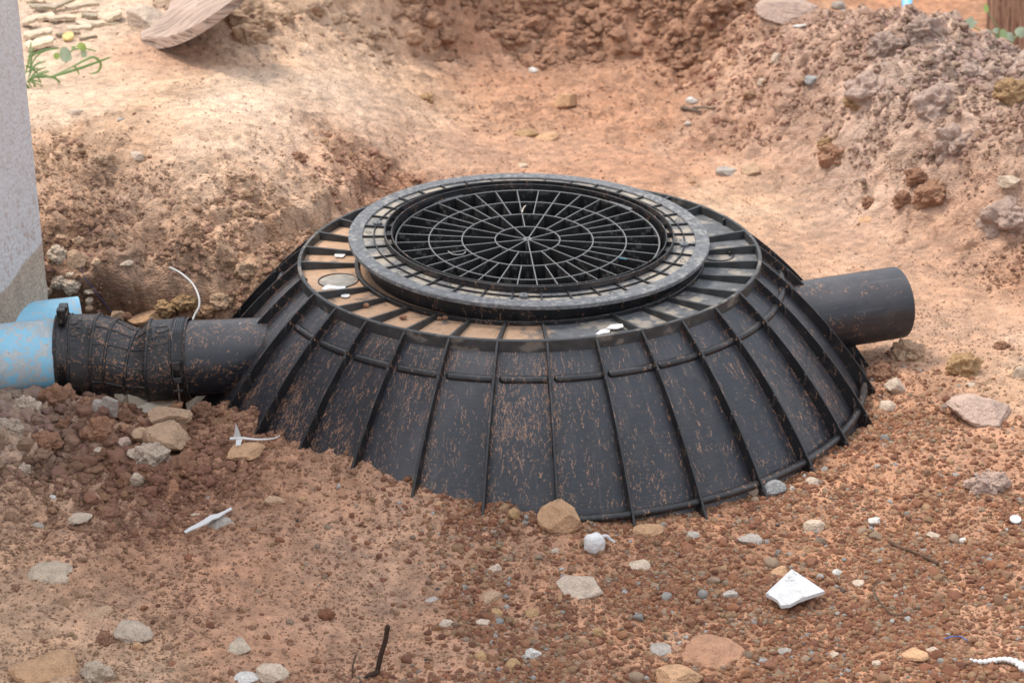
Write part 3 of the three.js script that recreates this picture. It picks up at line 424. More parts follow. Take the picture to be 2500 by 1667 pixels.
for (const [sx, ang, lab] of [[161, .06, 'strap clamp with its buckle standing on top'], [449, 1.43, 'strap clamp with its screw on the near side']]) {
  const s = sAt(sx), st = cpart('clamp_strap', band(s, .0135), strapMat); tag(st, lab);
  const edge = [-.0105, .0105].map((o) => { const p = []; for (let i = 0; i < 64; i++) { const q = onC(s, i / 64 * 2 * PI, .0004), f = cFr(s); p.push(q.addScaledVector(f.d, o)); } return boxUV(new THREE.TubeGeometry(new THREE.CatmullRomCurve3(p, true), 64, .0016, 6, true)); });
  for (const e of edge) cpart('strap_guide', e, rubMat);
  const top = ang < .5, z = top ? 0 : .0;
  const bs = top ? 1.45 : 1.1, box = merge([boxUV(new RoundedBoxGeometry(.0135, .011, .012, 2, .0015)).translate(0, .0055, -.007), boxUV(new RoundedBoxGeometry(.0125, top ? .016 : .008, .008, 2, .0015)).translate(0, top ? .008 : .004, .0135), boxUV(new RoundedBoxGeometry(.0025, .007, .022, 2, .001)).translate(-.0062, .004, 0), boxUV(new RoundedBoxGeometry(.0025, .007, .022, 2, .001)).translate(.0062, .004, 0)]).scale(1, bs, bs);
  cpart('buckle', place(box, s, ang, .001), strapMat, st);
  cpart('clamp_screw', place(boxUV(new THREE.CylinderGeometry(.0016, .0016, .036, 12).rotateX(PI / 2)).translate(0, .0062, top ? .012 : .03), s, ang, .001), steelMat, st);
  cpart('screw_nut', place(boxUV(new RoundedBoxGeometry(.0135, .004, .004, 2, .001)).translate(0, .006, top ? .022 : .031), s, ang, .001), strapMat, st);
}
{ // raised lettering round the sockets
  const font = await new FontLoader().loadAsync('fonts/droid/droid_sans_regular.typeface.json');
  const word = (text, size, sx, ang, dir) => { // dir 1 reads downwards, -1 upwards
    const g = new TextGeometry(text, { font, size, depth: .0012, curveSegments: 5, bevelEnabled: false }); g.computeBoundingBox(); const w = g.boundingBox.max.x; let q = g.index ? g.toNonIndexed() : g; const p = q.attributes.position, s0 = sAt(sx);
    for (let i = 0; i < p.count; i++) { const a = ang + dir * (p.getX(i) - w / 2) / .0612, s = s0 + dir * (p.getY(i) - size / 2) / CL, c = onC(s, a, -.0002 + p.getZ(i)); p.setXYZ(i, c.x, c.y, c.z); }
    q.computeVertexNormals(); cpart('lettering', boxUV(q), rubMat);
  };
  word('DOS', .021, 196, .62, -1); word('DURRANGE', .0075, 229, .88, -1); word('LIFE', .0125, 163, .78, -1);
  word('DOS', .021, 411, .62, 1); word('LIFE', .0075, 393, .74, 1); word('DURRANGE', .0085, 379, .76, 1);
}
function blueMap(k, dirty, text) {
  const W = 1024, H = 512, cv = document.createElement('canvas'); cv.width = W; cv.height = H; const c = cv.getContext('2d'); c.fillStyle = '#fff'; c.fillRect(0, 0, W, H); c.fillStyle = '#000'; c.font = '21px sans-serif'; c.save(); c.translate(text[1], text[2]); c.rotate(text[3]); c.fillText(text[0], 0, 0); c.restore();
  const im = c.getImageData(0, 0, W, H).data;
  return tex(W, H, (u, v) => {
    const a = fbm(u * 14, v * 8, 5, 80 + k), b = fbm(u * 60, v * 36, 4, 84 + k), s = n2(u * 170, v * 85, 88 + k), up = cos(u * 2 * PI - PI * 0), band2 = ss(.62, -.5, cos((u - .0) * 2 * PI));
    const i = (floor(v * H) * W + floor(u * W)) * 4, ink = (1 - im[i] / 255) * clamp(.8 + b), t = ss(-.05, .4, .6 * a + .8 * b + dirty - .45), sp = s > .7 ? .7 : 0, g = s > .9 && b > 0.1 ? .9 : 0;
    let q = [.235, .5, .66].map((x) => x * (1 + .1 * b)); q = q.map((x, j) => mix(x, [.02, .03, .05][j], ink * .75)); q = q.map((x, j) => mix(x, [.42, .37, .325][j] * (1 + .3 * b), t * .72)); q = q.map((x, j) => mix(x, [.33, .2, .125][j], sp * ss(-.1, .3, b))); return q.map((x, j) => mix(x, [.62, .52, .42][j], g));
  });
}
const bl = (m) => { m.repeat.set(1 / (.0572 * 2 * PI), 1 / .18); return std({ map: m, roughness: .4, ...D2 }); };
const B1 = G(148, 868, -.1045), B0 = G(0, 884, -.1035), BD = B0.clone().sub(B1).normalize();
const R1 = G(198, 811, -.1425), RD = BD.clone();
const blueA = solo('blue_pipe', cyl(B1.clone().addScaledVector(BD, -.04), B1.clone().addScaledVector(BD, .5), .0572, .0572, .053), bl(blueMap(1, .62, ['PVC 8.5 Ⓡ', 610, 200, -PI / 2])), 'mud-smeared blue PVC drain pipe plugged into the rubber coupling', 'pipe');
const blueB = solo('blue_pipe', cyl(R1, R1.clone().addScaledVector(RD, .5), .0572, .0572, .053), bl(blueMap(7, .3, ['85 – 0 JIS', 690, 60, PI / 2])), 'clean blue PVC pipe with an open cut end, behind the coupling', 'pipe');

// ---------- stones, clods and gravel ----------
const stoneMap = tex(512, 512, (u, v) => { const a = fbm(u * 10, v * 10, 5, 91, 10), b = fbm(u * 48, v * 48, 3, 92, 48), s = n2(u * 128, v * 128, 93, 128), k = .95 + .3 * a + .22 * b + .06 * s; const st = ss(.15, .45, a) * .1; return [k, k - st * .5, k - st]; });
stoneMap.repeat.set(8, 8);
const stoneBump = tex(512, 512, (u, v) => .5 + .5 * fbm(u * 20, v * 20, 5, 94, 20) + .2 * n2(u * 150, v * 150, 95, 150), false); stoneBump.repeat.set(8, 8);
const matCache = {};
const stoneMat = (c, soft) => matCache[c.join() + soft] ??= (() => { const m = std({ map: stoneMap, bumpMap: stoneBump, bumpScale: soft ? .005 : .003, roughness: .95 }); m.color.setRGB(...c); return m; })();
function lump(kind, k, detail, sx = 1, sy = 1, sz = 1) { // unit-size irregular body, scaled to half-sizes sx, sy, sz
  let g = new THREE.IcosahedronGeometry(1, detail); g.deleteAttribute('uv'); g.deleteAttribute('normal'); g = mergeVertices(g, 1e-4);
  const p = g.attributes.position, v = V(), pl = [], R = (i) => hs(i, k, 17);
  if (kind === 'rock' || kind === 'slab') for (let i = 0; i < 11; i++) { const z = 2 * R(i * 3) - 1, a = 2 * PI * R(i * 3 + 1), q = sqrt(1 - z * z); pl.push([V(q * cos(a), z, q * sin(a)), .52 + .36 * R(i * 3 + 2)]); }
  if (kind === 'slab') pl.push([V(0, 1, 0).applyAxisAngle(V(1, 0, .3), .1 * R(50)), .5], [V(0, -1, 0), .5]);
  for (let i = 0; i < p.count; i++) {
    v.fromBufferAttribute(p, i).normalize(); let r = 1; const x = v.x, y = v.y, z = v.z, o = k * 3.7;
    if (pl.length) { for (const [n, d] of pl) { const c = v.dot(n); if (c > .05) r = min(r, d / c); } r = r * 1.12 * (1 + .03 * n3(x * 3 + o, y * 3, z * 3, 1) + .03 * n3(x * 8 + o, y * 8, z * 8, 2) + .02 * n3(x * 19 + o, y * 19, z * 19, 3)); }
    else if (kind === 'round') r = 1 + .16 * n3(x * 1.6 + o, y * 1.6, z * 1.6, 1) + .05 * n3(x * 5 + o, y * 5, z * 5, 2) + .015 * n3(x * 14, y * 14 + o, z * 14, 3);
    else r = .88 + .3 * n3(x * 1.6 + o, y * 1.6, z * 1.6, 1) + .2 * n3(x * 3.4 + o, y * 3.4, z * 3.4, 2) + .1 * n3(x * 6.5 + o, y * 6.5, z * 6.5, 3) + .035 * n3(x * 13 + o, y * 13, z * 13, 4);
    v.multiplyScalar(r); p.setXYZ(i, v.x * sx, v.y * sy, v.z * sz);
  }
  g.computeVertexNormals(); return boxUV(g);
}
const C = { cream: [.56, .44, .33], tan: [.47, .31, .2], red: [.4, .215, .13], brown: [.31, .16, .095], dark: [.15, .075, .045], pink: [.44, .315, .255], grey: [.4, .35, .305], pale: [.54, .425, .33], white: [.6, .565, .52], orange: [.52, .31, .175], ochre: [.42, .26, .13], blue: [.33, .325, .315] };
// print x, print y, width and height in print pixels, shape, colour, name, label, (raise), (turn)
const STONES = [
  [355, 36, 112, 80, 'rock', 'pale', 'boulder', 'pale grey boulder with a dark patch, beside the weathered plank'],
  [600, 32, 130, 82, 'clod', 'tan', 'boulder', 'broad tan earth boulder just right of the weathered plank'],
  [608, 80, 84, 66, 'clod', 'tan', 'clod', 'knobbly tan clod in front of the earth boulder by the plank'],
  [682, 42, 66, 42, 'clod', 'tan', 'clod', 'smaller crumbly clod right of the earth boulder, at the top edge'],
  [182, 271, 40, 24, 'rock', 'pale', 'stone', 'pale stone half sunk in the cream soil near the wall'],
  [293, 289, 26, 22, 'rock', 'grey', 'stone', 'small grey stone on a crumb heap on the cream plateau'],
  [243, 389, 52, 26, 'clod', 'tan', 'clod', 'low double clod in the rough patch right of the wall'],
  [333, 373, 36, 38, 'slab', 'pale', 'stone', 'flat pale flake of stone lying on the rough patch of the plateau'],
  [726, 386, 40, 20, 'clod', 'brown', 'clod', 'little brown clod alone on the cream plateau left of the tank'],
  [1038, 238, 42, 38, 'clod', 'ochre', 'clod', 'ochre clod with a pale underside on the flat soil behind the tank'],
  [1386, 245, 58, 54, 'rock', 'orange', 'stone', 'orange-brown block of stone standing alone behind the manhole', .3],
  [1302, 166, 30, 20, 'slab', 'white', 'stone', 'whitish chip below the earth bank behind the tank'],
  [1285, 322, 56, 26, 'round', 'ochre', 'stone', 'left one of two yellowish half-buried stones behind the manhole'],
  [1335, 331, 56, 28, 'round', 'orange', 'stone', 'right one of two yellowish half-buried stones behind the manhole'],
  [1274, 401, 25, 22, 'rock', 'cream', 'stone', 'cream pebble just behind the rim of the manhole ring'],
  [1932, 20, 146, 66, 'rock', 'pink', 'boulder', 'large grey-pink boulder at the top edge on the right-hand mound', .2],
  [2048, 12, 34, 28, 'round', 'grey', 'stone', 'grey stone at the top edge right of the grey-pink boulder', .2],
  [2066, 27, 28, 14, 'rock', 'white', 'stone', 'whitish stone under the grey stone at the top edge'],
  [1954, 61, 30, 13, 'rock', 'white', 'stone', 'white pebble under the front edge of the grey-pink boulder'],
  [1711, 130, 34, 28, 'rock', 'tan', 'stone', 'tan stone on the left foot of the right-hand mound'],
  [1700, 174, 38, 38, 'clod', 'red', 'clod', 'small upright clod at the left foot of the right-hand mound', .3],
  [1896, 145, 34, 38, 'rock', 'pale', 'stone', 'pale pinkish stone standing in the face of the right-hand mound', .2],
  [1982, 194, 36, 40, 'slab', 'blue', 'stone', 'flat blue-grey stone lying in the face of the right-hand mound', .2],
  [1860, 197, 30, 24, 'rock', 'cream', 'stone', 'cream pebble at the foot of the mound, left of the blue-grey stone'],
  [1692, 241, 28, 20, 'rock', 'white', 'stone', 'white pebble above the dry twigs on the flat soil'],
  [1680, 299, 14, 12, 'round', 'white', 'stone', 'tiny white pebble below the dry twigs'],
  [2020, 342, 42, 40, 'clod', 'ochre', 'clod', 'upper clod of a pair lying free below the right-hand mound'],
  [2036, 374, 76, 50, 'clod', 'red', 'clod', 'lower larger clod of a pair lying free below the right-hand mound'],
  [1779, 412, 52, 42, 'slab', 'grey', 'stone', 'angular light grey stone on the flat soil right of the manhole'],
  [1842, 410, 56, 42, 'rock', 'tan', 'stone', 'tan stone right beside the angular light grey one'],
  [2207, 482, 52, 52, 'clod', 'brown', 'clod', 'left clod of the three big ones right of the tank', .3],
  [2240, 432, 56, 40, 'clod', 'brown', 'clod', 'hindmost clod of the three big ones right of the tank', .3],
  [2278, 476, 90, 70, 'clod', 'red', 'clod', 'largest clod of the three big ones right of the tank', .3],
  [2464, 441, 60, 40, 'rock', 'cream', 'stone', 'cream stone over a dark hollow at the right edge', .3],
  [2462, 520, 130, 104, 'clod', 'pink', 'clod', 'big crumbling grey-pink clod pile at the right edge', .1],
  [2126, 487, 38, 34, 'clod', 'brown', 'clod', 'small brown clod on the flat soil left of the three big ones'],
  [2123, 535, 48, 14, 'slab', 'orange', 'stone', 'thin orange flake flat on the soil above the outlet pipe'],
  [2155, 905, 72, 48, 'clod', 'brown', 'clod', 'dark brown clod touching the right foot of the tank'],
  [2188, 941, 54, 50, 'rock', 'pale', 'stone', 'greyish stone leaning by the dark clod at the tank foot', .2],
  [2172, 985, 50, 42, 'rock', 'pale', 'stone', 'greyish stone at the right foot of the tank, second below the dark clod'],
  [2157, 1003, 26, 20, 'rock', 'red', 'stone', 'small reddish cube of stone at the right foot of the tank'],
  [2357, 891, 88, 80, 'clod', 'ochre', 'clod', 'porous ochre clod alone on the smooth soil right of the outlet pipe', .3],
  [2410, 996, 164, 100, 'rock', 'pink', 'boulder', 'large pinkish-grey rounded boulder near the right edge', .1],
  [2222, 866, 88, 26, 'clod', 'tan', 'clod', 'long flat ridge of dried mud below the outlet pipe'],
  [2448, 845, 40, 18, 'clod', 'brown', 'clod', 'flat dark clod near the right edge above the pinkish boulder'],
  [2371, 938, 26, 16, 'round', 'pale', 'stone', 'small pale stone just above the large pinkish boulder'],
  [2492, 907, 32, 46, 'rock', 'cream', 'stone', 'cream stone cut by the right edge of the picture'],
  [1371, 1262, 100, 100, 'rock', 'orange', 'stone', 'large sandy-orange stone leaning on the front foot of the tank', .35],
  [1841, 1196, 40, 50, 'rock', 'pale', 'stone', 'upright pinkish stone at the tank foot, left of the banded one', .3],
  [1884, 1191, 64, 46, 'rock', 'blue', 'stone', 'blue-grey stone with a cream rim at the tank foot', .2],
  [1935, 1191, 14, 22, 'rock', 'white', 'stone', 'small white chip beside the blue-grey stone at the tank foot'],
  [1582, 1290, 78, 44, 'round', 'orange', 'stone', 'sandy stone sunk in gravel before the tank foot'],
  [1692, 1303, 36, 24, 'round', 'grey', 'stone', 'grey stone in gravel right of the sunken sandy one'],
  [1828, 1314, 60, 34, 'rock', 'grey', 'stone', 'long grey-brown stone lying slantwise in the front gravel'],
  [2017, 1120, 38, 28, 'rock', 'red', 'stone', 'brick-red stone in the gravel right of the tank foot'],
  [1985, 1172, 38, 28, 'rock', 'pale', 'stone', 'pale stone in gravel below the brick-red one'],
  [1991, 1280, 50, 44, 'rock', 'cream', 'stone', 'salmon and cream knob of stone in the right gravel'],
  [2415, 1172, 100, 78, 'clod', 'pink', 'clod', 'grey-pink lump of clay in the gravel at right'],
  [2139, 1268, 32, 22, 'rock', 'white', 'stone', 'light grey angular pebble in the gravel, right of the salmon knob'],
  [2283, 1305, 38, 19, 'rock', 'pale', 'stone', 'flat pale stone in the gravel below the clay lump'],
  [2353, 1317, 22, 19, 'round', 'white', 'stone', 'round whitish pebble right of the flat pale stone'],
  [1905, 1393, 48, 36, 'rock', 'orange', 'stone', 'orange-pink stone just behind the white tile shard'],
  [1786, 1448, 46, 24, 'rock', 'grey', 'stone', 'pair-like grey stone left of the white tile shard'],
  [2049, 1396, 28, 21, 'rock', 'white', 'stone', 'pale angular pebble right of the white tile shard, upper one'],
  [2098, 1422, 32, 20, 'rock', 'pale', 'stone', 'pale angular pebble right of the white tile shard, lower one'],
  [1740, 1580, 170, 90, 'round', 'red', 'mound', 'smooth low mound of fine red soil in the front gravel', -.55],
  [1655, 1652, 110, 62, 'rock', 'orange', 'stone', 'orange block of stone cut by the bottom edge', .2],
  [2234, 1600, 62, 34, 'slab', 'orange', 'stone', 'orange flake of stone standing in the gravel near the bottom right', .2],
  [1918, 1588, 32, 23, 'round', 'grey', 'stone', 'dark grey pebble right of the fine red mound'],
  [1863, 1611, 24, 20, 'rock', 'blue', 'stone', 'bluish pebble at the lower right of the fine red mound'],
  [2035, 1597, 28, 16, 'rock', 'pale', 'stone', 'flat pale pebble near the bottom, right of the grey ones'],
  [2279, 1586, 30, 22, 'rock', 'pale', 'stone', 'pale pebble just right of the standing orange flake'],
  [2141, 1617, 23, 19, 'round', 'pale', 'stone', 'pale round pebble left of the standing orange flake'],
  [1416, 1424, 110, 60, 'rock', 'pale', 'stone', 'large pale pinkish stone in the front gravel below the white plastic'],
  [1356, 1343, 24, 21, 'round', 'pale', 'stone', 'small pale stone left of the white plastic lump'],
  [1197, 1458, 76, 22, 'slab', 'tan', 'stone', 'flat greyish-tan stone left of the large pale pinkish one'],
  [1298, 1495, 40, 29, 'round', 'ochre', 'stone', 'rounded ochre pebble below the large pale pinkish stone'],
  [1212, 1493, 32, 29, 'round', 'ochre', 'stone', 'olive-brown pebble left of the rounded ochre one'],
  [1180, 1516, 34, 21, 'rock', 'pale', 'stone', 'pale stone below the olive-brown pebble'],
  [1088, 1519, 36, 24, 'rock', 'pale', 'stone', 'pale stone right of the standing brown twig'],
  [1053, 1462, 30, 17, 'rock', 'grey', 'stone', 'small grey-white stone above the standing brown twig'],
  [1301, 1593, 50, 34, 'rock', 'white', 'stone', 'white and grey stone near the bottom centre'],
  [1203, 1597, 42, 40, 'rock', 'red', 'stone', 'reddish rounded stone left of the white and grey one'],
  [1172, 1599, 30, 30, 'round', 'ochre', 'stone', 'brown pebble touching the reddish rounded stone'],
  [1252, 1618, 38, 33, 'round', 'ochre', 'stone', 'ochre stone below the white and grey one'],
  [1459, 1539, 25, 33, 'round', 'ochre', 'stone', 'upright ochre pebble in the gravel below the large pinkish stone'],
  [1210, 1384, 36, 27, 'rock', 'pale', 'stone', 'crumbly pale stone in the middle of the front soil'],
  [1068, 1229, 26, 25, 'rock', 'orange', 'stone', 'orange-brown stone on the slope left of the leaning stone'],
  [1251, 1254, 33, 34, 'rock', 'ochre', 'stone', 'angular ochre stone just left of the large leaning stone', .2],
  [1187, 1266, 30, 17, 'rock', 'red', 'stone', 'flat red stone on the slope below the tank ribs'],
  [1562, 1378, 58, 32, 'round', 'cream', 'stone', 'yellowish pair of rounded lumps in the gravel before the sunken sandy stone'],
  [1610, 1587, 58, 17, 'slab', 'grey', 'stone', 'thin greyish slab flat in the gravel left of the red mound'],
  [533, 1271, 62, 30, 'rock', 'grey', 'stone', 'grey stone under the white plastic strip'],
  [187, 1261, 62, 33, 'rock', 'pale', 'stone', 'tapered pale stone at the left below the clods'],
  [88, 1282, 36, 21, 'slab', 'grey', 'stone', 'small flat grey slab at the left edge'],
  [126, 1212, 17, 16, 'round', 'white', 'stone', 'small white pebble on the brown soil at the left'],
  [331, 1171, 40, 48, 'rock', 'cream', 'stone', 'cream upright chunk on the brown soil below the clods', .2],
  [321, 1543, 90, 54, 'round', 'pale', 'stone', 'smooth rounded pale stone at the bottom left', .2],
  [253, 1556, 46, 44, 'clod', 'brown', 'clod', 'brown clods against the left side of the smooth rounded stone'],
  [333, 1577, 25, 27, 'round', 'orange', 'stone', 'small orange pebble before the smooth rounded stone', .2],
  [581, 1576, 72, 27, 'slab', 'cream', 'stone', 'flat cream stone on the front soil at the lower left'],
  [664, 1640, 72, 48, 'rock', 'cream', 'stone', 'cream angular stone at the bottom edge left of centre', .2],
  [605, 1655, 62, 22, 'slab', 'white', 'stone', 'whitish stone at the bottom edge touching the cream one'],
  [110, 1632, 156, 64, 'slab', 'orange', 'stone', 'large sandy slab at the bottom left corner', .1],
  [231, 1646, 88, 42, 'clod', 'cream', 'clod', 'yellowish porous lump at the bottom edge right of the sandy slab'],
  [666, 1214, 48, 33, 'rock', 'tan', 'stone', 'tan stone half sunk in the slope before the tank'],
  [735, 1211, 32, 14, 'slab', 'orange', 'stone', 'small orange flat stone right of the half-sunk tan one'],
  [510, 1212, 30, 15, 'slab', 'blue', 'stone', 'dark blue-grey chip above the white plastic strip'],
  [473, 1256, 28, 10, 'slab', 'cream', 'stone', 'yellowish flat chip left of the white plastic strip'],
  [113, 1385, 130, 74, 'round', 'cream', 'boulder', 'broad cream boulder top showing through the soil at left', -.6],
  [230, 1500, 76, 34, 'rock', 'tan', 'stone', 'tan half-buried stone above the smooth rounded stone'],
  [414, 1084, 114, 84, 'rock', 'tan', 'boulder', 'big square-cut tan boulder on the clods left of the tank', .8],
  [412, 1026, 98, 62, 'rock', 'tan', 'boulder', 'tan boulder right behind the big square-cut one', .9],
  [347, 1070, 50, 46, 'rock', 'tan', 'stone', 'smaller tan stone against the left side of the square-cut boulder', .6],
  [362, 1118, 100, 54, 'clod', 'pale', 'clod', 'pale crumbly lump in front of the square-cut boulder', .1],
  [491, 1134, 42, 50, 'clod', 'brown', 'clod', 'dark brown clod before the square-cut boulder, right of it', .3],
  [596, 1104, 90, 46, 'rock', 'orange', 'stone', 'sandy-orange stone below the white plastic vane', .1],
  [140, 977, 88, 70, 'clod', 'brown', 'clod', 'large clod reaching up to the lower edge of the blue pipe', .4],
  [213, 988, 52, 48, 'clod', 'brown', 'clod', 'clod right of the one touching the blue pipe', .3],
  [158, 1040, 74, 66, 'clod', 'brown', 'clod', 'clod in the heap straight below the large upper one', .2],
  [105, 1076, 76, 66, 'clod', 'brown', 'clod', 'lowest big clod on the left side of the heap', .2],
  [237, 1048, 80, 62, 'clod', 'brown', 'clod', 'dark hollowed clod in the middle of the heap', .2],
  [319, 1022, 46, 44, 'clod', 'brown', 'clod', 'reddish clod below the clear plastic sheet', .2],
  [497, 1006, 60, 66, 'clod', 'brown', 'clod', 'tall dark clod wedged beside the tank under the inlet', .4],
  [550, 1050, 50, 44, 'clod', 'red', 'clod', 'reddish clod beside the white plastic vane', .2],
  [307, 1047, 32, 29, 'rock', 'red', 'stone', 'red-brown stone left of the square-cut boulder', .2],
  [300, 1081, 40, 36, 'rock', 'pink', 'stone', 'greyish stone below the red-brown one in the clods', .2],
  [182, 1052, 30, 34, 'rock', 'pink', 'stone', 'pinkish pale stone set in the clod heap', .5],
  [238, 1096, 26, 16, 'rock', 'pale', 'stone', 'white crusted stone in the brown soil below the heap'],
  [22, 925, 76, 90, 'clod', 'pale', 'mortar', 'top lump of grey mortar under the blue pipe at the left edge', .2],
  [62, 985, 70, 66, 'clod', 'pale', 'mortar', 'middle lump of grey mortar beside the brown clods', .1],
  [18, 1035, 66, 60, 'clod', 'pale', 'mortar', 'lowest lump of grey mortar at the left edge', .1],
  [58, 1140, 34, 34, 'clod', 'pale', 'mortar', 'small white mortar crumb below the grey lumps', .1],
  [268, 993, 40, 84, 'slab', 'grey', 'concrete', 'upright grey sliver of concrete under the rubber coupling', .35, 1.2],
  [240, 990, 28, 52, 'slab', 'grey', 'concrete', 'thin dark grey sliver left of the upright concrete piece', .3, 1.2],
  [363, 773, 96, 48, 'rock', 'orange', 'stone', 'flat-topped orange stone in the trench behind the coupling', .35],
  [285, 771, 36, 32, 'rock', 'tan', 'stone', 'pointed tan stone behind the coupling, left of the flat-topped one', .35],
  [309, 773, 22, 22, 'round', 'brown', 'stone', 'brown pebble between the pointed and the flat-topped stones', .3],
  [403, 752, 56, 46, 'clod', 'ochre', 'clod', 'ochre porous clod left of the foot of the white wire', .3],
  [452, 734, 58, 56, 'clod', 'ochre', 'clod', 'ochre porous clod just right of the trench, by the white wire', .3],
  [497, 760, 50, 34, 'clod', 'orange', 'clod', 'clod where the white wire ends above the inlet pipe', .3],
  [540, 735, 60, 44, 'clod', 'tan', 'clod', 'tan clod beside the left ribs of the tank', .2],
  [600, 660, 60, 40, 'clod', 'tan', 'clod', 'tan clod high up beside the left ribs of the tank', .2],
  [138, 622, 48, 54, 'clod', 'cream', 'clod', 'pitted yellowish lump against the wall corner', .3],
  [184, 634, 54, 54, 'rock', 'tan', 'stone', 'tan block at the edge of the trench right of the yellowish lump', .3],
  [148, 575, 26, 18, 'rock', 'tan', 'stone', 'small tan stone by the wall above the yellowish lump'],
  [190, 585, 30, 22, 'clod', 'tan', 'clod', 'tan clod above the block at the trench edge'],
  [144, 684, 44, 38, 'clod', 'pale', 'mortar', 'whitish mortar lump between wall and blue pipe, upper one', .3],
  [174, 703, 50, 22, 'clod', 'pale', 'mortar', 'whitish mortar lump right above the open blue pipe', .3],
  [215, 713, 36, 20, 'slab', 'pale', 'stone', 'flat pale stone poking out above the open blue pipe end', .3],
  [171, 671, 24, 22, 'rock', 'cream', 'stone', 'cream chip in the rubble beside the wall', .3],
  [216, 734, 20, 22, 'rock', 'cream', 'stone', 'cream chip just right of the open blue pipe end, upper one', .4],
  [216, 753, 19, 19, 'round', 'tan', 'stone', 'tan chip just right of the open blue pipe end, lower one', .4],
  [100, 713, 46, 34, 'clod', 'cream', 'mortar', 'crumb of mortar where the wall meets the blue pipe', .3],
  [304, 644, 36, 26, 'rock', 'pale', 'stone', 'pale stone sticking out of the trench edge', .3],
  [233, 641, 32, 24, 'rock', 'tan', 'stone', 'tan stone in the trench wall left of the pale one', .3],
  [2170, 105, 90, 60, 'clod', 'pink', 'clod', 'grey-pink clay lump on the crest, left of the leaf', .1],
  [2255, 70, 100, 74, 'clod', 'pink', 'clod', 'highest grey-pink clay lump on the mound crest', .2],
  [2380, 165, 90, 60, 'clod', 'pink', 'clod', 'grey-pink clay lump on the crest under the leafy plant', -.3],
  [2130, 205, 120, 80, 'clod', 'pink', 'clod', 'broad grey-pink clay lump in the middle of the mound', -.1],
  [2290, 235, 110, 80, 'clod', 'pink', 'clod', 'broad grey-pink clay lump on the right half of the mound', -.1],
  [2340, 330, 120, 90, 'clod', 'pink', 'clod', 'hanging grey-pink clay lump low on the right half of the mound', -.1],
  [2090, 240, 60, 46, 'clod', 'ochre', 'clod', 'brown clod beside the crack in the mound', .1],
  [2470, 215, 80, 60, 'clod', 'ochre', 'clod', 'brown clod on the mound at the right edge', .1],
];
const KEEP = [];
for (const [sx, sy, w, h, kind, col, name, label, up = 0, turn] of STONES) {
  const id = STONES.findIndex((s) => s[7] === label), P = hit(sx, sy + h * .3), m = pxm(P), W = w * m * .53, D = W * (kind === 'slab' && turn ? .35 : .82), H = max(W * (kind === 'clod' ? .8 : .34), (h * m * .5 - D * .38 * .55) / .9);
  const det = w > 60 ? 24 : w > 34 ? 16 : 9, g = lump(kind, id + 3, det, W, turn ? h * m * .5 : H, D), cc = C[col].map((c) => c * (.9 + .2 * hs(id, 5)));
  const o = solo(name, g, stoneMat(cc, kind === 'clod'), label, name);
  if (up > -.3) KEEP.push([P.x, P.z - D * .35, W * .8]);
  o.position.set(P.x, P.y + H * (kind === 'clod' ? .05 + up : up === 0 ? .02 : .2 + up), P.z - D * .35); o.rotation.set((hs(id, 1) - .5) * .3, (hs(id, 2) - .5) * .9, (hs(id, 3) - .5) * .35 + (turn ? -.3 : 0));
}
const PAL = [[.46, .2, .1], [.5, .235, .12], [.4, .162, .085], [.52, .285, .165], [.48, .215, .12], [.55, .33, .18], [.34, .142, .08]];
function scatter(name, label, variants, count, pick, sizes, color) {
  const root = new THREE.Group(); root.name = numbered(name); tag(root, label, name.replace('_', ' '), null, 'stuff'); scene.add(root);
  const list = variants.map(() => []); let tries = 0;
  for (let n = 0; n < count && tries < count * 12;) { tries++; const p = pick(); if (!p) continue; n++; list[floor(rnd() * variants.length)].push(p); }
  const M = new THREE.Matrix4(), Q = new THREE.Quaternion(), E = new THREE.Euler(), col = new THREE.Color();
  variants.forEach((g, i) => {
    const im = new THREE.InstancedMesh(g, pebbleMat, list[i].length); im.name = name + '_lot'; im.castShadow = im.receiveShadow = true; im.userData.kind = 'stuff';
    list[i].forEach(([x, y, z, r], k) => { Q.setFromEuler(E.set(rr(-.5, .5), rr(0, 6.28), rr(-.5, .5))); M.compose(V(x, y + r * rr(-.35, .3), z), Q, V(r * rr(.8, 1.25), r * rr(.6, .95), r * rr(.8, 1.2))); im.setMatrixAt(k, M); const c = color(x, z, r); col.setRGB(...c); im.setColorAt(k, col); });
    root.add(im);
  });
}
const pebbleMat = std({ map: stoneMap, bumpMap: stoneBump, bumpScale: .0015, roughness: .9 });
const free = (x, z) => !KEEP.some(([a, b, r]) => (x - a) ** 2 + (z - b) ** 2 < r * r);
const spot = (zMax = 1.02) => { const z = zMax - (zMax + 2.1) * rnd() ** 1.35, hw = .26 * (3.2283 - z) + .04; return [rr(-hw, hw), z]; };
const onTank = (x, z, y) => { const r = hypot(x, z); if (r > .545) return false; if (r < .352) return true; let i = 0; while (i < 24 && shellP(i / 24)[0] < r) i++; return y < (i >= 24 && r > .523 ? -.225 - (r - .523) * 3.4 : shellP(i / 24)[1]) + .001; };
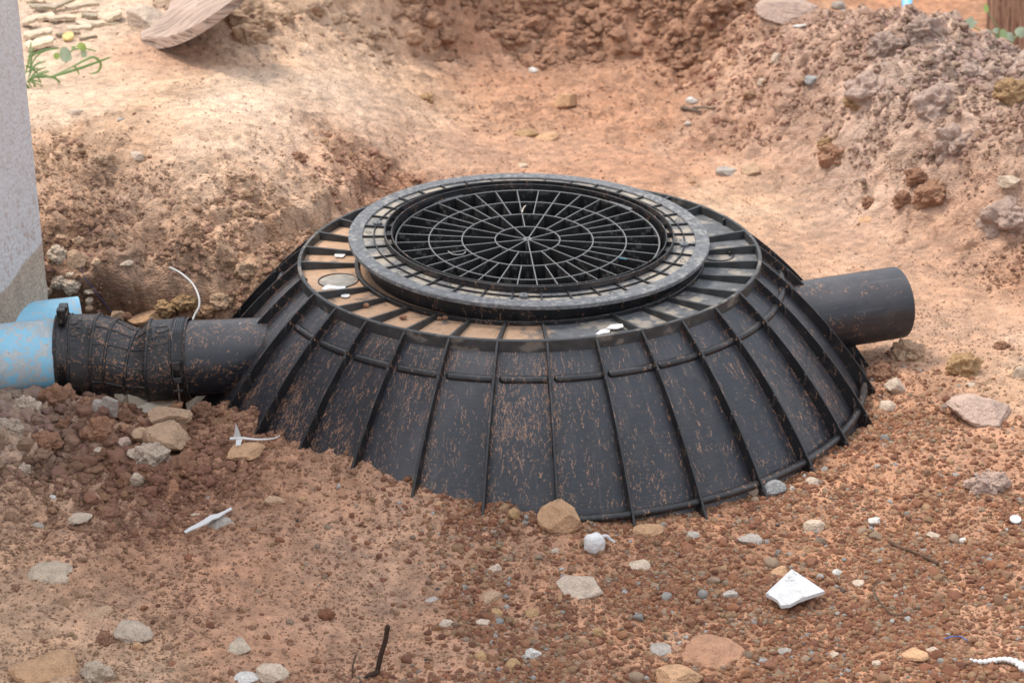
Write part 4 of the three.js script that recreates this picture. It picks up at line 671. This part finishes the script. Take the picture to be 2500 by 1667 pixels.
scatter('gravel', 'loose rounded laterite gravel spread over the red soil', [0, 1, 2, 3, 4, 5].map((k) => lump(k < 2 ? 'round' : k < 5 ? 'rock' : 'clod', 60 + k, 3)), 40000, () => { const [x, z] = spot(); mask(x, z); if (rnd() > ss(.04, 1.15, soil.g) * (.3 + 1.1 * ss(-.25, .35, fbm(x * 12, z * 12, 3, 120)))) return null; const y = height(x, z); if (onTank(x, z, y) || !free(x, z)) return null; const u = rnd(), r = u < .6 ? rr(.0011, .0026) : u < .95 ? rr(.0025, .0044) : u < .996 ? rr(.0042, .0064) : rr(.0064, .0095); return [x, y, z, r]; }, 0, (x, z, r) => { const u = rnd(), t = rr(.75, 1.25); return (u < .89 ? PAL[floor(rnd() * PAL.length)] : u < .975 ? [.5, .35, .24] : u < .987 ? [.46, .43, .4] : u < .99 ? [.16, .12, .11] : [.62, .58, .54]).map((c) => c * t); });
scatter('soil_crumbs', 'crumbs of broken red and brown soil lying on the ground', [0, 1, 2, 3].map((k) => lump('clod', 80 + k, 4)), 70000, () => { const [x, z] = spot(); mask(x, z); const r0 = soil.r; if (rnd() > .015 + (z < -.45 ? (r0 > .55 ? .5 : .15) : 1) * ss(.2, .95, r0) * (.4 + .9 * ss(-.3, .35, fbm(x * 14, z * 14, 3, 121)))) return null; const y = height(x, z); if (onTank(x, z, y) || !free(x, z)) return null; const u = rnd(), r = (u < .7 ? rr(.0012, .003) : u < .94 ? rr(.0028, .0055) : u < .99 ? rr(.005, .0095) : rr(.009, .015)) * (.45 + .8 * ss(.2, .95, r0)) * (z < -.5 && r0 > .55 ? .85 : z < -.1 ? .62 : 1) * (1 + .12 * max(0, -z)); return [x, y, z, r]; }, 0, (x, z) => { mask(x, z); const t = rr(1, 1.35); return [soil.c[0] * t, soil.c[1] * t * rr(.88, 1), soil.c[2] * t * rr(.85, 1)]; });

scatter('soil_grit', 'fine grit and crumbs of the same soil sprinkled everywhere on the ground', [0, 1].map((k) => lump('clod', 90 + k, 2)), 38000, () => { const [x, z] = spot(); if (fbm(x * 9, z * 9, 4, 122) < rr(-.5, .4) || (z < -.3 && rnd() < .75)) return null; const y = height(x, z); if (onTank(x, z, y) || !free(x, z)) return null; return [x, y, z, rr(.0008, .0021) * (1 + .2 * max(0, -z))]; }, 0, (x, z) => { mask(x, z); const t = rr(.95, 1.5); return soil.c.map((c) => c * t); });

scatter('bank_clods', 'broken clods of tan and red earth on the bank behind the tank', [0, 1, 2].map((k) => lump('clod', 110 + k, 5)), 5200, () => { const x = rr(-.8, .62), z = rr(-2.1, -1.42), q = bankZ(x) - z + 0.07 * fbm(x * 9, z * 9, 3, 40); if (q < rr(-.1, .06) || rnd() > .35 + .9 * fbm(x * 8, z * 8, 3, 191)) return null; const y = height(x, z), u = rnd(); return [x, y, z, u < .7 ? rr(.004, .009) : u < .95 ? rr(.008, .016) : rr(.015, .026)]; }, 0, (x, z) => { mask(x, z); const t = rr(.95, 1.3); return soil.c.map((c) => c * t); });

// ---------- wall, planks, plants and litter ----------
function plate(pts, thick, m2 = 'xz', seg = 0) { // a sheet through 3D outline points, with thickness
  const f = m2 === 'xz' ? (p) => new THREE.Vector2(p.x, p.z) : (p) => new THREE.Vector2(p.x, p.y), n = pts.length, off = m2 === 'xz' ? V(0, -thick, 0) : V(0, 0, -thick);
  const tri = THREE.ShapeUtils.triangulateShape(pts.map(f), []), pos = [], q = (a) => pos.push(a.x, a.y, a.z), lo = pts.map((p) => p.clone().add(off));
  for (const [a, b, c] of tri) { q(pts[a]); q(pts[c]); q(pts[b]); q(lo[a]); q(lo[b]); q(lo[c]); }
  for (let i = 0; i < n; i++) { const j = (i + 1) % n; q(pts[i]); q(pts[j]); q(lo[i]); q(pts[j]); q(lo[j]); q(lo[i]); }
  const g = new THREE.BufferGeometry(); g.setAttribute('position', new THREE.Float32BufferAttribute(pos, 3)); g.computeVertexNormals(); return boxUV(g);
}
{ // house wall at the left: smooth grey plaster over a rougher tan foot
  const P0 = G(116, 735, -.1), P1 = G(0, 813, -.1), d = P1.clone().sub(P0), L = d.length(), dir = d.clone().divideScalar(L), nrm = V(dir.z, 0, -dir.x), base = -.1, H = 2.2, len = 1.1, thick = .16;
  if (nrm.x < 0) nrm.negate();
  const yA = onRay(109, 590, P0.z).y, yB = onRay(0, 727, P1.z).y;
  const wm = tex(800, 800, (u, v) => { const s = u * .8, y = base + v * .8, a = fbm(u * 40, v * 18, 4, 131), b = fbm(u * 150, v * 60, 3, 132), sp = n2(u * 400, v * 150, 133), line = yA + (yB - yA) * (s / L) + .006 * fbm(u * 30, v * 30, 3, 134), t = ss(-.004, .004, line - y), sk = n2(u * 330, v * 330, 135);
    const k = 1 + .05 * a, drip = ss(.18, .42, b + .25 * sp) * (.35 + .35 * ss(.1, .0, y - line - .05)), top = [mix(.57 * k, .42, drip), mix(.545 * k, .31, drip), mix(.54 * k, .26, drip)], kk = 1 + .25 * sk + .2 * a, low = [.40 * kk, .315 * kk, .245 * kk];
    return top.map((c, i) => mix(c, low[i], t)); });
  const wb = tex(512, 512, (u, v) => .5 + .4 * n2(u * 256, v * 256, 136, 256) + .3 * fbm(u * 60, v * 60, 3, 137, 60), false);
  const g = new THREE.BoxGeometry(len, H, thick), p = g.attributes.position, uv = g.attributes.uv, ex = V();
  for (let i = 0; i < p.count; i++) { const s = p.getX(i) + len / 2, y = base + p.getY(i) + H / 2, w = p.getZ(i) - thick / 2; ex.copy(P0).addScaledVector(dir, s).addScaledVector(nrm, w); p.setXYZ(i, ex.x, y, ex.z); uv.setXY(i, (s - w) / .8, (y - base) / .8); }
  const q = g.toNonIndexed(); q.computeVertexNormals();
  solo('house_wall', q, std({ map: wm, bumpMap: wb, bumpScale: .0012, roughness: .9, ...D2 }), 'grey plastered wall corner with a rough tan foot, at the left edge', 'wall');
}
const woodMap = tex(512, 512, (u, v) => { const a = fbm(u * 5, v * 60, 4, 141), b = n2(u * 30, v * 200, 142), k = .9 + .7 * a + .2 * b; return [k, k * .97, k * .93]; });
woodMap.repeat.set(3, 3);
const woodMat = (c) => { const m = std({ map: woodMap, bumpMap: woodMap, bumpScale: .007, roughness: .9, ...D2 }); m.color.setRGB(...c); return m; };
{
  const o = [[341, 89], [343, 77], [379, 43], [409, 22], [425, -30], [610, -40], [572, -4], [534, 24], [500, 47], [468, 66], [438, 80], [409, 89], [375, 94], [348, 95]], hh = (x) => .035 + .13 * ss(330, 620, x);
  solo('plank', plate(o.map(([x, y]) => G(x, y, hh(x))), .022), woodMat([.42, .31, .255]), 'weathered grey-brown wooden plank with a rounded end, propped at the top left', 'plank');
}
{ // split wood scraps left of the boulder
  const S = [[86, 3, 50, 14, .3, .62, 'flat white offcut at the top edge beside the wall'], [105, 25, 70, 12, -.25, .42, 'dark split of wood under the white offcut'], [155, 20, 56, 12, .35, .45, 'split of wood standing up at the top, middle of the scraps'], [200, 24, 84, 14, .1, .5, 'long tan split of wood nearest the boulder'], [218, 42, 44, 12, -.5, .4, 'greyish split of wood crossing under the long tan one'], [98, 44, 70, 20, .05, .62, 'pale broad piece of bark beside the wall'], [148, 50, 74, 14, -.12, .58, 'pale split of wood in the middle of the scrap pile'], [238, 58, 108, 16, -.06, .6, 'longest pale splinter of wood, in front of the boulder'], [274, 44, 44, 26, .3, .62, 'curled pale wood shaving beside the boulder'], [72, 62, 40, 18, .1, .6, 'pale crumbled wood lump right at the wall'], [193, 68, 60, 16, -.15, .6, 'pale wood lump in front of the scrap pile'], [92, 93, 70, 22, .1, .6, 'thick pale wood billet on the ground by the wall'], [96, 116, 68, 26, .16, .74, 'white board lying behind the grass tuft'], [165, 86, 62, 5, -.05, .33, 'thin dry stick in front of the pale billet'], [215, 97, 46, 4, -.06, .28, 'short dark stick right of the yellow disc']];
  S.forEach(([x, y, w, h, a, c, lab], i) => {
    const P = hit(x, y + 4), m = pxm(P), W = w * m * .5, D = h * m * 1.05, T = max(.006, h * m * .42), n = 9, pts = [];
    for (let k = 0; k < n; k++) { const t = k / (n - 1); pts.push([mix(-W, W, t), D * (.55 + .4 * hs(i, k, 1)) * (k === 0 || k === n - 1 ? .35 : 1)]); }
    for (let k = n - 1; k >= 0; k--) { const t = k / (n - 1); pts.push([mix(-W, W, t), -D * (.55 + .4 * hs(i, k, 2)) * (k === 0 || k === n - 1 ? .35 : 1)]); }
    const g = plate(pts.map(([u, v]) => V(u, .003 * sin(u * 90), v)), T); const o = solo('wood_scrap', g, woodMat([c * .95, c * .78, c * .58]), lab, 'wood scrap'); o.position.set(P.x, P.y + T * .9 + .012 * hs(i, 4), P.z); o.rotation.set(.15, a, a * .3);
  });
  const P = hit(166, 100), g = new THREE.CylinderGeometry(.012, .012, .005, 24); const o = solo('disc', boxUV(g), stoneMat([.75, .58, .25], false), 'small yellow disc on the ground before the wood scraps', 'disc'); o.position.copy(P).y += .01; o.rotation.set(.5, 0, .1);
}
const leafMat = (c) => { const m = new THREE.MeshPhysicalMaterial({ roughness: .6, transmission: .25, thickness: 0, side: THREE.DoubleSide }); m.color.setRGB(...c); return m; };
const GREEN = [[.2, .31, .11], [.27, .37, .16], [.15, .25, .08], [.33, .4, .27], [.3, .4, .1]];
function blade(pts, w) { const c = new THREE.CatmullRomCurve3(pts), n = 14, pos = [], idx = []; for (let i = 0; i <= n; i++) { const t = i / n, p = c.getPointAt(t), d = c.getTangentAt(t), s = V().crossVectors(d, V(.2, .45, .9)).normalize().multiplyScalar(w * (i === n ? .05 : .55 + .9 * t * (1 - t) * 2 * (1 - .5 * t))); const f = V(0, 0, .25 * w); for (const q of [p.clone().sub(s), p.clone().add(f), p.clone().add(s)]) pos.push(q.x, q.y, q.z); if (i < n) for (let k = 0; k < 2; k++) { const a = i * 3 + k; idx.push(a, a + 1, a + 3, a + 1, a + 4, a + 3); } } const g = new THREE.BufferGeometry(); g.setAttribute('position', new THREE.Float32BufferAttribute(pos, 3)); g.setIndex(idx); g.computeVertexNormals(); return boxUV(g); }
function leaf(w, h, lobes = 0) { const n = 22, pos = [0, 0, .12 * w], idx = []; for (let i = 0; i <= n; i++) { const a = i / n * 2 * PI, q = 1 + lobes * cos(a * 5) + .05 * cos(a * 2) - .22 * max(0, cos(a)) ** 6; pos.push(sin(a) * w * q, -cos(a) * h * q * (1 - .1 * cos(a)), .12 * w - .28 * w * sin(a) ** 2 + .03 * w * sin(a * 7)); } for (let i = 1; i <= n; i++) idx.push(0, i, i + 1); const g = new THREE.BufferGeometry(); g.setAttribute('position', new THREE.Float32BufferAttribute(pos, 3)); g.setIndex(idx); g.computeVertexNormals(); return boxUV(g); }
{
  const B = hit(84, 212), z0 = B.z, t = thing('grass_tuft', 'tuft of green grass blades growing at the foot of the wall', 'grass tuft', B.toArray());
  const L = [[[73, 189], [98, 187], [129, 189], [144, 201], [144, 212]], [[100, 190], [129, 184], [175, 163], [203, 148]], [[130, 186], [195, 166], [223, 156], [272, 138]], [[180, 160], [203, 148], [226, 139], [244, 153], [239, 173], [216, 181]], [[175, 160], [182, 163], [193, 183]], [[70, 185], [74, 150], [80, 113]], [[72, 180], [78, 152], [101, 127], [139, 117]], [[70, 178], [85, 158], [111, 149]], [[66, 140], [100, 124], [144, 116]], [[70, 192], [90, 172], [112, 163]], [[72, 195], [95, 182], [122, 174]], [[66, 190], [80, 165], [98, 148]], [[76, 194], [82, 205], [82, 219]], [[90, 190], [96, 196], [97, 204]], [[66, 200], [74, 210], [80, 222]], [[70, 190], [88, 184], [116, 184]], [[60, 180], [70, 140], [74, 100]], [[66, 196], [84, 186], [104, 188]], [[62, 200], [80, 196], [98, 200]], [[70, 200], [92, 206], [104, 214]], [[64, 176], [82, 168], [100, 170]], [[60, 160], [74, 166], [92, 180]], [[76, 190], [100, 176], [118, 172]], [[60, 204], [68, 214], [70, 224]]];
  L.forEach((l, i) => part('blade', blade(l.map(([x, y], k) => onRay(x, y, z0 + .03 * hs(i, 7) - .01 * k)).map((p) => p.sub(B)), .0014 + .0017 * hs(i, 8)), leafMat(GREEN[i % 3]), t));
  const w = thing('weed', 'small round-leaved weed beside the grass tuft', 'weed', hit(162, 158).toArray()), W = w.position.clone();
  part('stem', tube([[160, 152], [166, 130], [180, 120], [205, 118], [232, 124]].map(([x, y]) => onRay(x, y, W.z + .01).sub(W)), .0016, 24, 6), leafMat(GREEN[1]), w);
  for (const [x, y, a, b, c, r] of [[159, 136, 15, 20, 3, .3], [138, 137, 9, 8, 4, .8], [197, 115, 13, 10, 4, -.5], [203, 131, 8, 13, 3, .1], [178, 117, 6, 5, 1, .4]]) { const p = onRay(x, y, W.z + .02), m = pxm(p), o = part('leaf', leaf(a * m, b * m), leafMat(GREEN[c]), w); o.position.copy(p.sub(W)); o.rotation.set(-.45, .2, r); }
}
{
  const z = -1.42, w = thing('leafy_plant', 'leafy green plant growing behind the mound before the wooden post', 'plant', onRay(2461, 150, z).toArray()), W = w.position.clone();
  part('stem', tube([[2461, 150], [2466, 118], [2476, 98], [2491, 80]].map(([x, y]) => onRay(x, y, z).sub(W)), .002, 20, 6), leafMat(GREEN[1]), w);
  part('stem', tube([[2464, 130], [2448, 100], [2415, 84], [2370, 62]].map(([x, y]) => onRay(x, y, z - .02).sub(W)), .0015, 20, 6), leafMat(GREEN[1]), w);
  part('stem', tube([[2462, 120], [2440, 70], [2412, 28]].map(([x, y]) => onRay(x, y, z - .05).sub(W)), .0013, 20, 6), leafMat(GREEN[1]), w);
  for (const [x, y, a, b, c, r, lb] of [[2370, 58, 19, 14, 3, .5, .16], [2410, 22, 7, 11, 4, .1, 0], [2414, 84, 14, 12, 3, .6, 0], [2433, 76, 8, 8, 3, -.5, 0], [2436, 92, 9, 8, 2, .2, 0], [2453, 86, 12, 14, 1, .3, 0], [2466, 91, 15, 11, 3, -.4, 0], [2492, 80, 14, 14, 3, -.7, 0], [2451, 106, 12, 13, 1, .2, 0]]) { const p = onRay(x, y, z + .03), m = pxm(p), o = part('leaf', leaf(a * m, b * m, lb), leafMat(GREEN[c]), w); o.position.copy(p.sub(W)); o.rotation.set(-.5, .15, r); }
  // post: a rough split trunk
  const q = onRay(2474, 60, -1.75), pts = []; for (let i = 0; i < 40; i++) { const a = i / 40 * 2 * PI, r = .052 * (1 + .1 * n2(i * .9, 3, 5) + .05 * n2(i * 2.3, 8, 6)); pts.push(new THREE.Vector2(r * cos(a), r * sin(a))); }
  const g = new THREE.ExtrudeGeometry(new THREE.Shape(pts), { depth: 1.1, steps: 12, bevelEnabled: false }).rotateX(-PI / 2); { const q0 = boxUV(g), w = q0.attributes.uv; for (let i = 0; i < w.count; i++) w.setXY(i, w.getY(i), w.getX(i)); g.userDone = q0; }
  const o = solo('wooden_post', g.userDone, woodMat([.33, .2, .14]), 'brown weathered wooden post at the top right corner', 'post'); o.position.set(q.x, -.3, q.z); o.rotation.z = .03;
  const a = onRay(2209, -60, -1.62), b = onRay(2222, 60, -1.5); solo('light_blue_pipe', cyl(b, a, .0118, .0118, .01, 32), std({ color: 0x7fbfe6, roughness: .45, ...D2 }), 'thin light blue pipe standing up behind the mound crest', 'pipe');
}
const white = (k = .78, kk = (k *= .8)) => std({ color: new THREE.Color(k, k * .985, k * .97), roughness: .6, ...D2 });
const ground3 = (l, up) => l.map(([x, y]) => { const p = hit(x, y); p.y += up; return p; });
const flat = (l, up) => { const c = hit(l.reduce((s, p) => s + p[0], 0) / l.length, l.reduce((s, p) => s + p[1], 0) / l.length); return l.map(([x, y, e = 0]) => G(x, y, c.y + up + e)); };
{
  const m = tex(256, 256, (u, v) => { const k = .5 + .08 * fbm(u * 14, v * 14, 4, 161) - .3 * ss(.3, .5, fbm(u * 5 + 2, v * 5, 3, 162)) * ss(.0, .4, n2(u * 60, v * 60, 163)); return [k, k * .99, k * .98]; }); m.repeat.set(10, 10);
  solo('tile_shard', plate(flat([[1934, 1389, .004], [1975, 1416], [2015, 1443], [1972, 1456], [1950, 1465, -.002], [1930, 1476, -.002], [1908, 1478], [1899, 1465], [1885, 1456], [1870, 1449], [1903, 1418]], .014), .0045), std({ map: m, roughness: .55, ...D2 }), 'white broken tile shard on the front gravel', 'tile shard');
  solo('plastic_strip', plate(flat([[448, 1297], [462, 1287], [484, 1276], [500, 1266], [513, 1257], [530, 1254], [548, 1246], [562, 1238], [566, 1242], [548, 1252], [534, 1262], [518, 1267], [504, 1277], [484, 1286], [466, 1293], [452, 1300]], .011), .0018), white(.66), 'bent white plastic strip on the soil at the lower left', 'plastic strip');
  const vz = hit(600, 1085).z + .015, vp = (l) => l.map(([x, y, d = 0]) => onRay(x, y, vz + d));
  const v = thing('plastic_vane', 'white plastic vane with an upright fin at the tank foot, left', 'plastic piece', onRay(590, 1076, vz).toArray()), v0 = v.position;
  part('arm', tube(vp([[563, 1071], [590, 1070], [625, 1073], [655, 1072], [672, 1069], [682, 1063]]).map((p) => p.sub(v0)), .0024, 30, 8, .35), white(.72), v);
  part('fin', plate(vp([[574, 1033], [582, 1052], [588, 1069], [568, 1069], [572, 1055]]).map((p) => p.sub(v0)), .0015, 'xy'), white(.62), v);
  part('lower_fin', plate(vp([[576, 1073, .005], [590, 1073, .005], [586, 1087, .012], [574, 1088, .012]]).map((p) => p.sub(v0)), .0015, 'xy'), white(.7), v);
  const g = lump('round', 201, 12, .0135, .0155, .012), p = hit(1450, 1345); const c = thing('plastic_lump', 'white crumpled plastic lump with a twisted tail, on the front gravel', 'plastic piece', [p.x, p.y + .011, p.z]);
  const body = part('body', g, white(.72), c); body.rotation.z = .5; const P0 = c.position; part('tail', tube([[1462, 1322], [1472, 1310], [1482, 1309], [1490, 1317], [1500, 1323]].map(([x, y]) => onRay(x, y, p.z - .004).sub(P0)), .003, 30, 7, .6), white(.6), c);
  const film = new THREE.MeshPhysicalMaterial({ color: new THREE.Color(.78, .68, .55), roughness: .4, transmission: .3, thickness: 0, side: THREE.DoubleSide });
  const sheet = (l, z) => { const o = l.map(([x, y], i) => onRay(x, y, z + .012 * sin(i * 2.1))); return plate(o, .0004, 'xy'); };
  solo('plastic_sheet', sheet([[276, 958], [310, 955], [355, 962], [360, 982], [395, 984], [431, 979], [400, 1000], [378, 1010], [357, 1003], [337, 1000], [316, 1002], [300, 1024], [293, 1036], [286, 1000]], .17), film, 'torn clear plastic sheet hanging under the rubber coupling', 'plastic sheet');
  solo('plastic_sheet', sheet([[452, 984], [478, 968], [502, 966], [485, 984], [470, 1006], [462, 1016], [455, 1000]], .165), film, 'small torn piece of clear plastic under the inlet pipe', 'plastic sheet');
  const wz = [-.1, -.09, -.075, -.06, -.045, -.03, -.02, -.01, 0];
  solo('wire', tube([[414, 653], [436, 664], [453, 677], [470, 694], [480, 713], [485.5, 732], [484.6, 749], [475, 767], [468, 784]].map(([x, y], i) => onRay(x, y, wz[i])), .0016, 60, 8), white(.6), 'bent white wire sticking out of the clods behind the inlet pipe', 'wire');
  solo('thread', tube([[198, 650], [201, 669], [215, 690], [226, 703], [238, 720], [252, 737], [270, 762]].map(([x, y]) => onRay(x, y, -.085)), .0006, 60, 5), std({ color: 0x2c3566, roughness: .7 }), 'thin dark blue thread hanging across the trench wall', 'thread');
  const dk = woodMat([.13, .07, .045]), tz = hit(920, 1645);
  const tw = thing('twig', 'broken brown twig standing in the front soil at the bottom', 'twig', tz.toArray());
  part('stem', tube([[946, 1530], [940, 1565], [928, 1605], [920, 1646]].map(([x, y], i) => onRay(x, y, tz.z + .01 - .004 * i).sub(tz)), .0031, 30, 8), dk, tw); part('root', tube([[920, 1642], [900, 1650], [884, 1664], [874, 1682]].map(([x, y]) => onRay(x, y, tz.z + .01).sub(tz)), .0032, 24, 7, .6), dk, tw); part('side_stem', tube([[868, 1600], [861, 1625], [860, 1665]].map(([x, y]) => onRay(x, y, tz.z + .012).sub(tz)), .0013, 20, 6), woodMat([.35, .22, .14]), tw);
  const lay = (l, r, n = 40, up = .003, tp2 = 1) => tube(l.map(([x, y]) => { const q = hit(x, y); q.y += up; return q; }), r, n, 7, tp2);
  solo('dry_twig', lay([[1665, 270], [1690, 274], [1712, 278]], .004, 24, .006, .6), woodMat([.4, .3, .24]), 'left one of two dry twigs on the flat soil behind the tank', 'twig');
  solo('dry_twig', lay([[1694, 269], [1718, 269], [1743, 271]], .003, 24, .006, .6), woodMat([.4, .3, .24]), 'right one of two dry twigs on the flat soil behind the tank', 'twig');
  solo('gravel_twig', lay([[2172, 1330], [2200, 1345], [2232, 1356], [2262, 1369], [2290, 1382]], .0022, 40, .005), woodMat([.33, .19, .12]), 'thin brown twig lying on the right-hand gravel', 'twig');
  solo('straw', lay([[2150, 1428], [2136, 1440], [2134, 1458], [2146, 1474], [2158, 1490], [2176, 1507], [2198, 1512], [2212, 1504]], .0011, 60, .006), woodMat([.35, .24, .17]), 'curled brown straw on the gravel right of the tile shard', 'straw');
  solo('thread', lay([[2307, 1568], [2325, 1563], [2345, 1563], [2362, 1572]], .0008, 30, .005), std({ color: 0x4a5f9a, roughness: .7 }), 'short blue thread on the gravel at lower right', 'thread');
  const bs = thing('foam_string', 'white crumbly foam strip on the gravel at the bottom right corner', 'foam strip', hit(2440, 1628).toArray()), b0 = bs.position;
  [[2372, 1620, 4], [2382, 1623, 5], [2394, 1625, 6], [2406, 1625, 6], [2418, 1623, 7], [2430, 1621, 7], [2442, 1620, 7], [2454, 1619, 7], [2466, 1621, 8], [2478, 1625, 9], [2490, 1631, 10], [2501, 1640, 11], [2512, 1648, 11]].forEach(([x, y, r], i) => { const q = hit(x, y), o = part('bead', lump('round', 300 + i, 4, r * pxm(q) * 1.15, r * pxm(q), r * pxm(q)), white(.78), bs); o.position.copy(q.sub(b0)).y += .005; });
  const bt = hit(2480, 1279), bo = solo('button', lathe([[0, .0015], [.0035, .0014], [.006, .0018], [.007, .0026], [.0078, .002], [.0078, 0], [0, 0]], 28), white(.62), 'little white button on the gravel at the right edge', 'button'); bo.position.copy(bt).y += .006; bo.rotation.x = .35;
  const chip = (l, h, lab, k = .8) => solo('paint_flake', plate(l.map(([x, y]) => G(x, y, h)), .0012), white(k), lab, 'paint flake');
  const ell = (x, y, a, b, s) => { const o = []; for (let i = 0; i < 14; i++) { const t = i / 14 * 2 * PI, q = 1 + .3 * (hs(i, s) - .5); o.push([x + a * q * cos(t), y + b * q * sin(t)]); } return o; };
  chip(ell(829, 622, 13, 5, 1), -.0105, 'white paint blob in the third sandy compartment from the rear left');
  chip([[785, 706], [790, 699], [800, 695], [812, 697], [824, 699], [843, 698], [842, 703], [824, 705], [806, 704], [792, 707]], -.0035, 'long white paint smear against a rib below the round knock-out');
  chip(ell(843, 721, 11, 4, 3), -.0105, 'white paint blob in the compartment below the long smear');
  chip([[1480, 801], [1492, 792], [1506, 791], [1520, 790], [1523, 797], [1508, 802], [1494, 802]], -.0085, 'upper white paper scrap on the front right of the deck', .74);
  chip([[1454, 815], [1466, 805], [1478, 802], [1490, 806], [1488, 811], [1474, 813], [1462, 816]], -.0105, 'lower white paper scrap on the front right of the deck', .74);
  chip(ell(583, 786, 5, 4, 5).map(([x, y]) => [x, y]), onRay(583, 786, I0.z * .35 + I1.z * .65).y + .002, 'tiny white paint blob on top of the inlet pipe');
  { const P = onRay(2148, 738, O1.z + .053); solo('paper_sliver', tube([onRay(2139, 731, O1.z + .05), onRay(2148, 738, O1.z + .054), onRay(2157, 745, O1.z + .056)], .0016, 10, 6), white(.75), 'white sliver stuck on the side of the outlet pipe', 'paper sliver'); }
  const fib = (l, h, r, c, lab, n) => solo(n, tube(l.map(([x, y]) => G(x, y, h)), r, 40, 5), std({ color: c, roughness: .7 }), lab, n.replace('_', ' '));
  fib([[1094, 613], [1104, 620], [1117, 622], [1130, 620], [1137, 614]], .022, .0007, 0x9a9a98, 'curved grey fibre lying over the left half of the cover', 'fibre');
  fib([[1512, 630], [1520, 631], [1530, 633]], .0215, .0008, 0x3f7f96, 'short turquoise thread on a rib of the cover, right half', 'thread');
  fib([[1275, 518], [1277, 510], [1281, 504], [1283, 502]], .03, .0011, 0xb5a898, 'pale dry bit of straw on the rear half of the cover', 'straw');
  for (const [x, y, r, lab] of [[790, 581, 5.5, 'brown pebble in the rear left sandy compartment of the deck'], [892, 748, 7, 'brown pebble on the sand left of the front compartments'], [984, 777, 7, 'dark pebble on the sand of the deck, front left'], [1072, 779, 5, 'left one of two brown pebbles on the front sand of the deck'], [1087, 778, 6, 'right one of two brown pebbles on the front sand of the deck'], [773, 648, 5, 'grey pebble in the big compartment with the knock-out']]) { const p = G(x, y, -.0115), m = pxm(p), o = solo('pebble', lump('round', 400 + x, 5, r * m * 1.3, r * m * .85, r * m), stoneMat(lab.includes('grey') ? C.grey : C.brown, false), lab, 'pebble'); o.position.copy(p).y += r * m * .5; }
}
renderer.render(scene, camera);
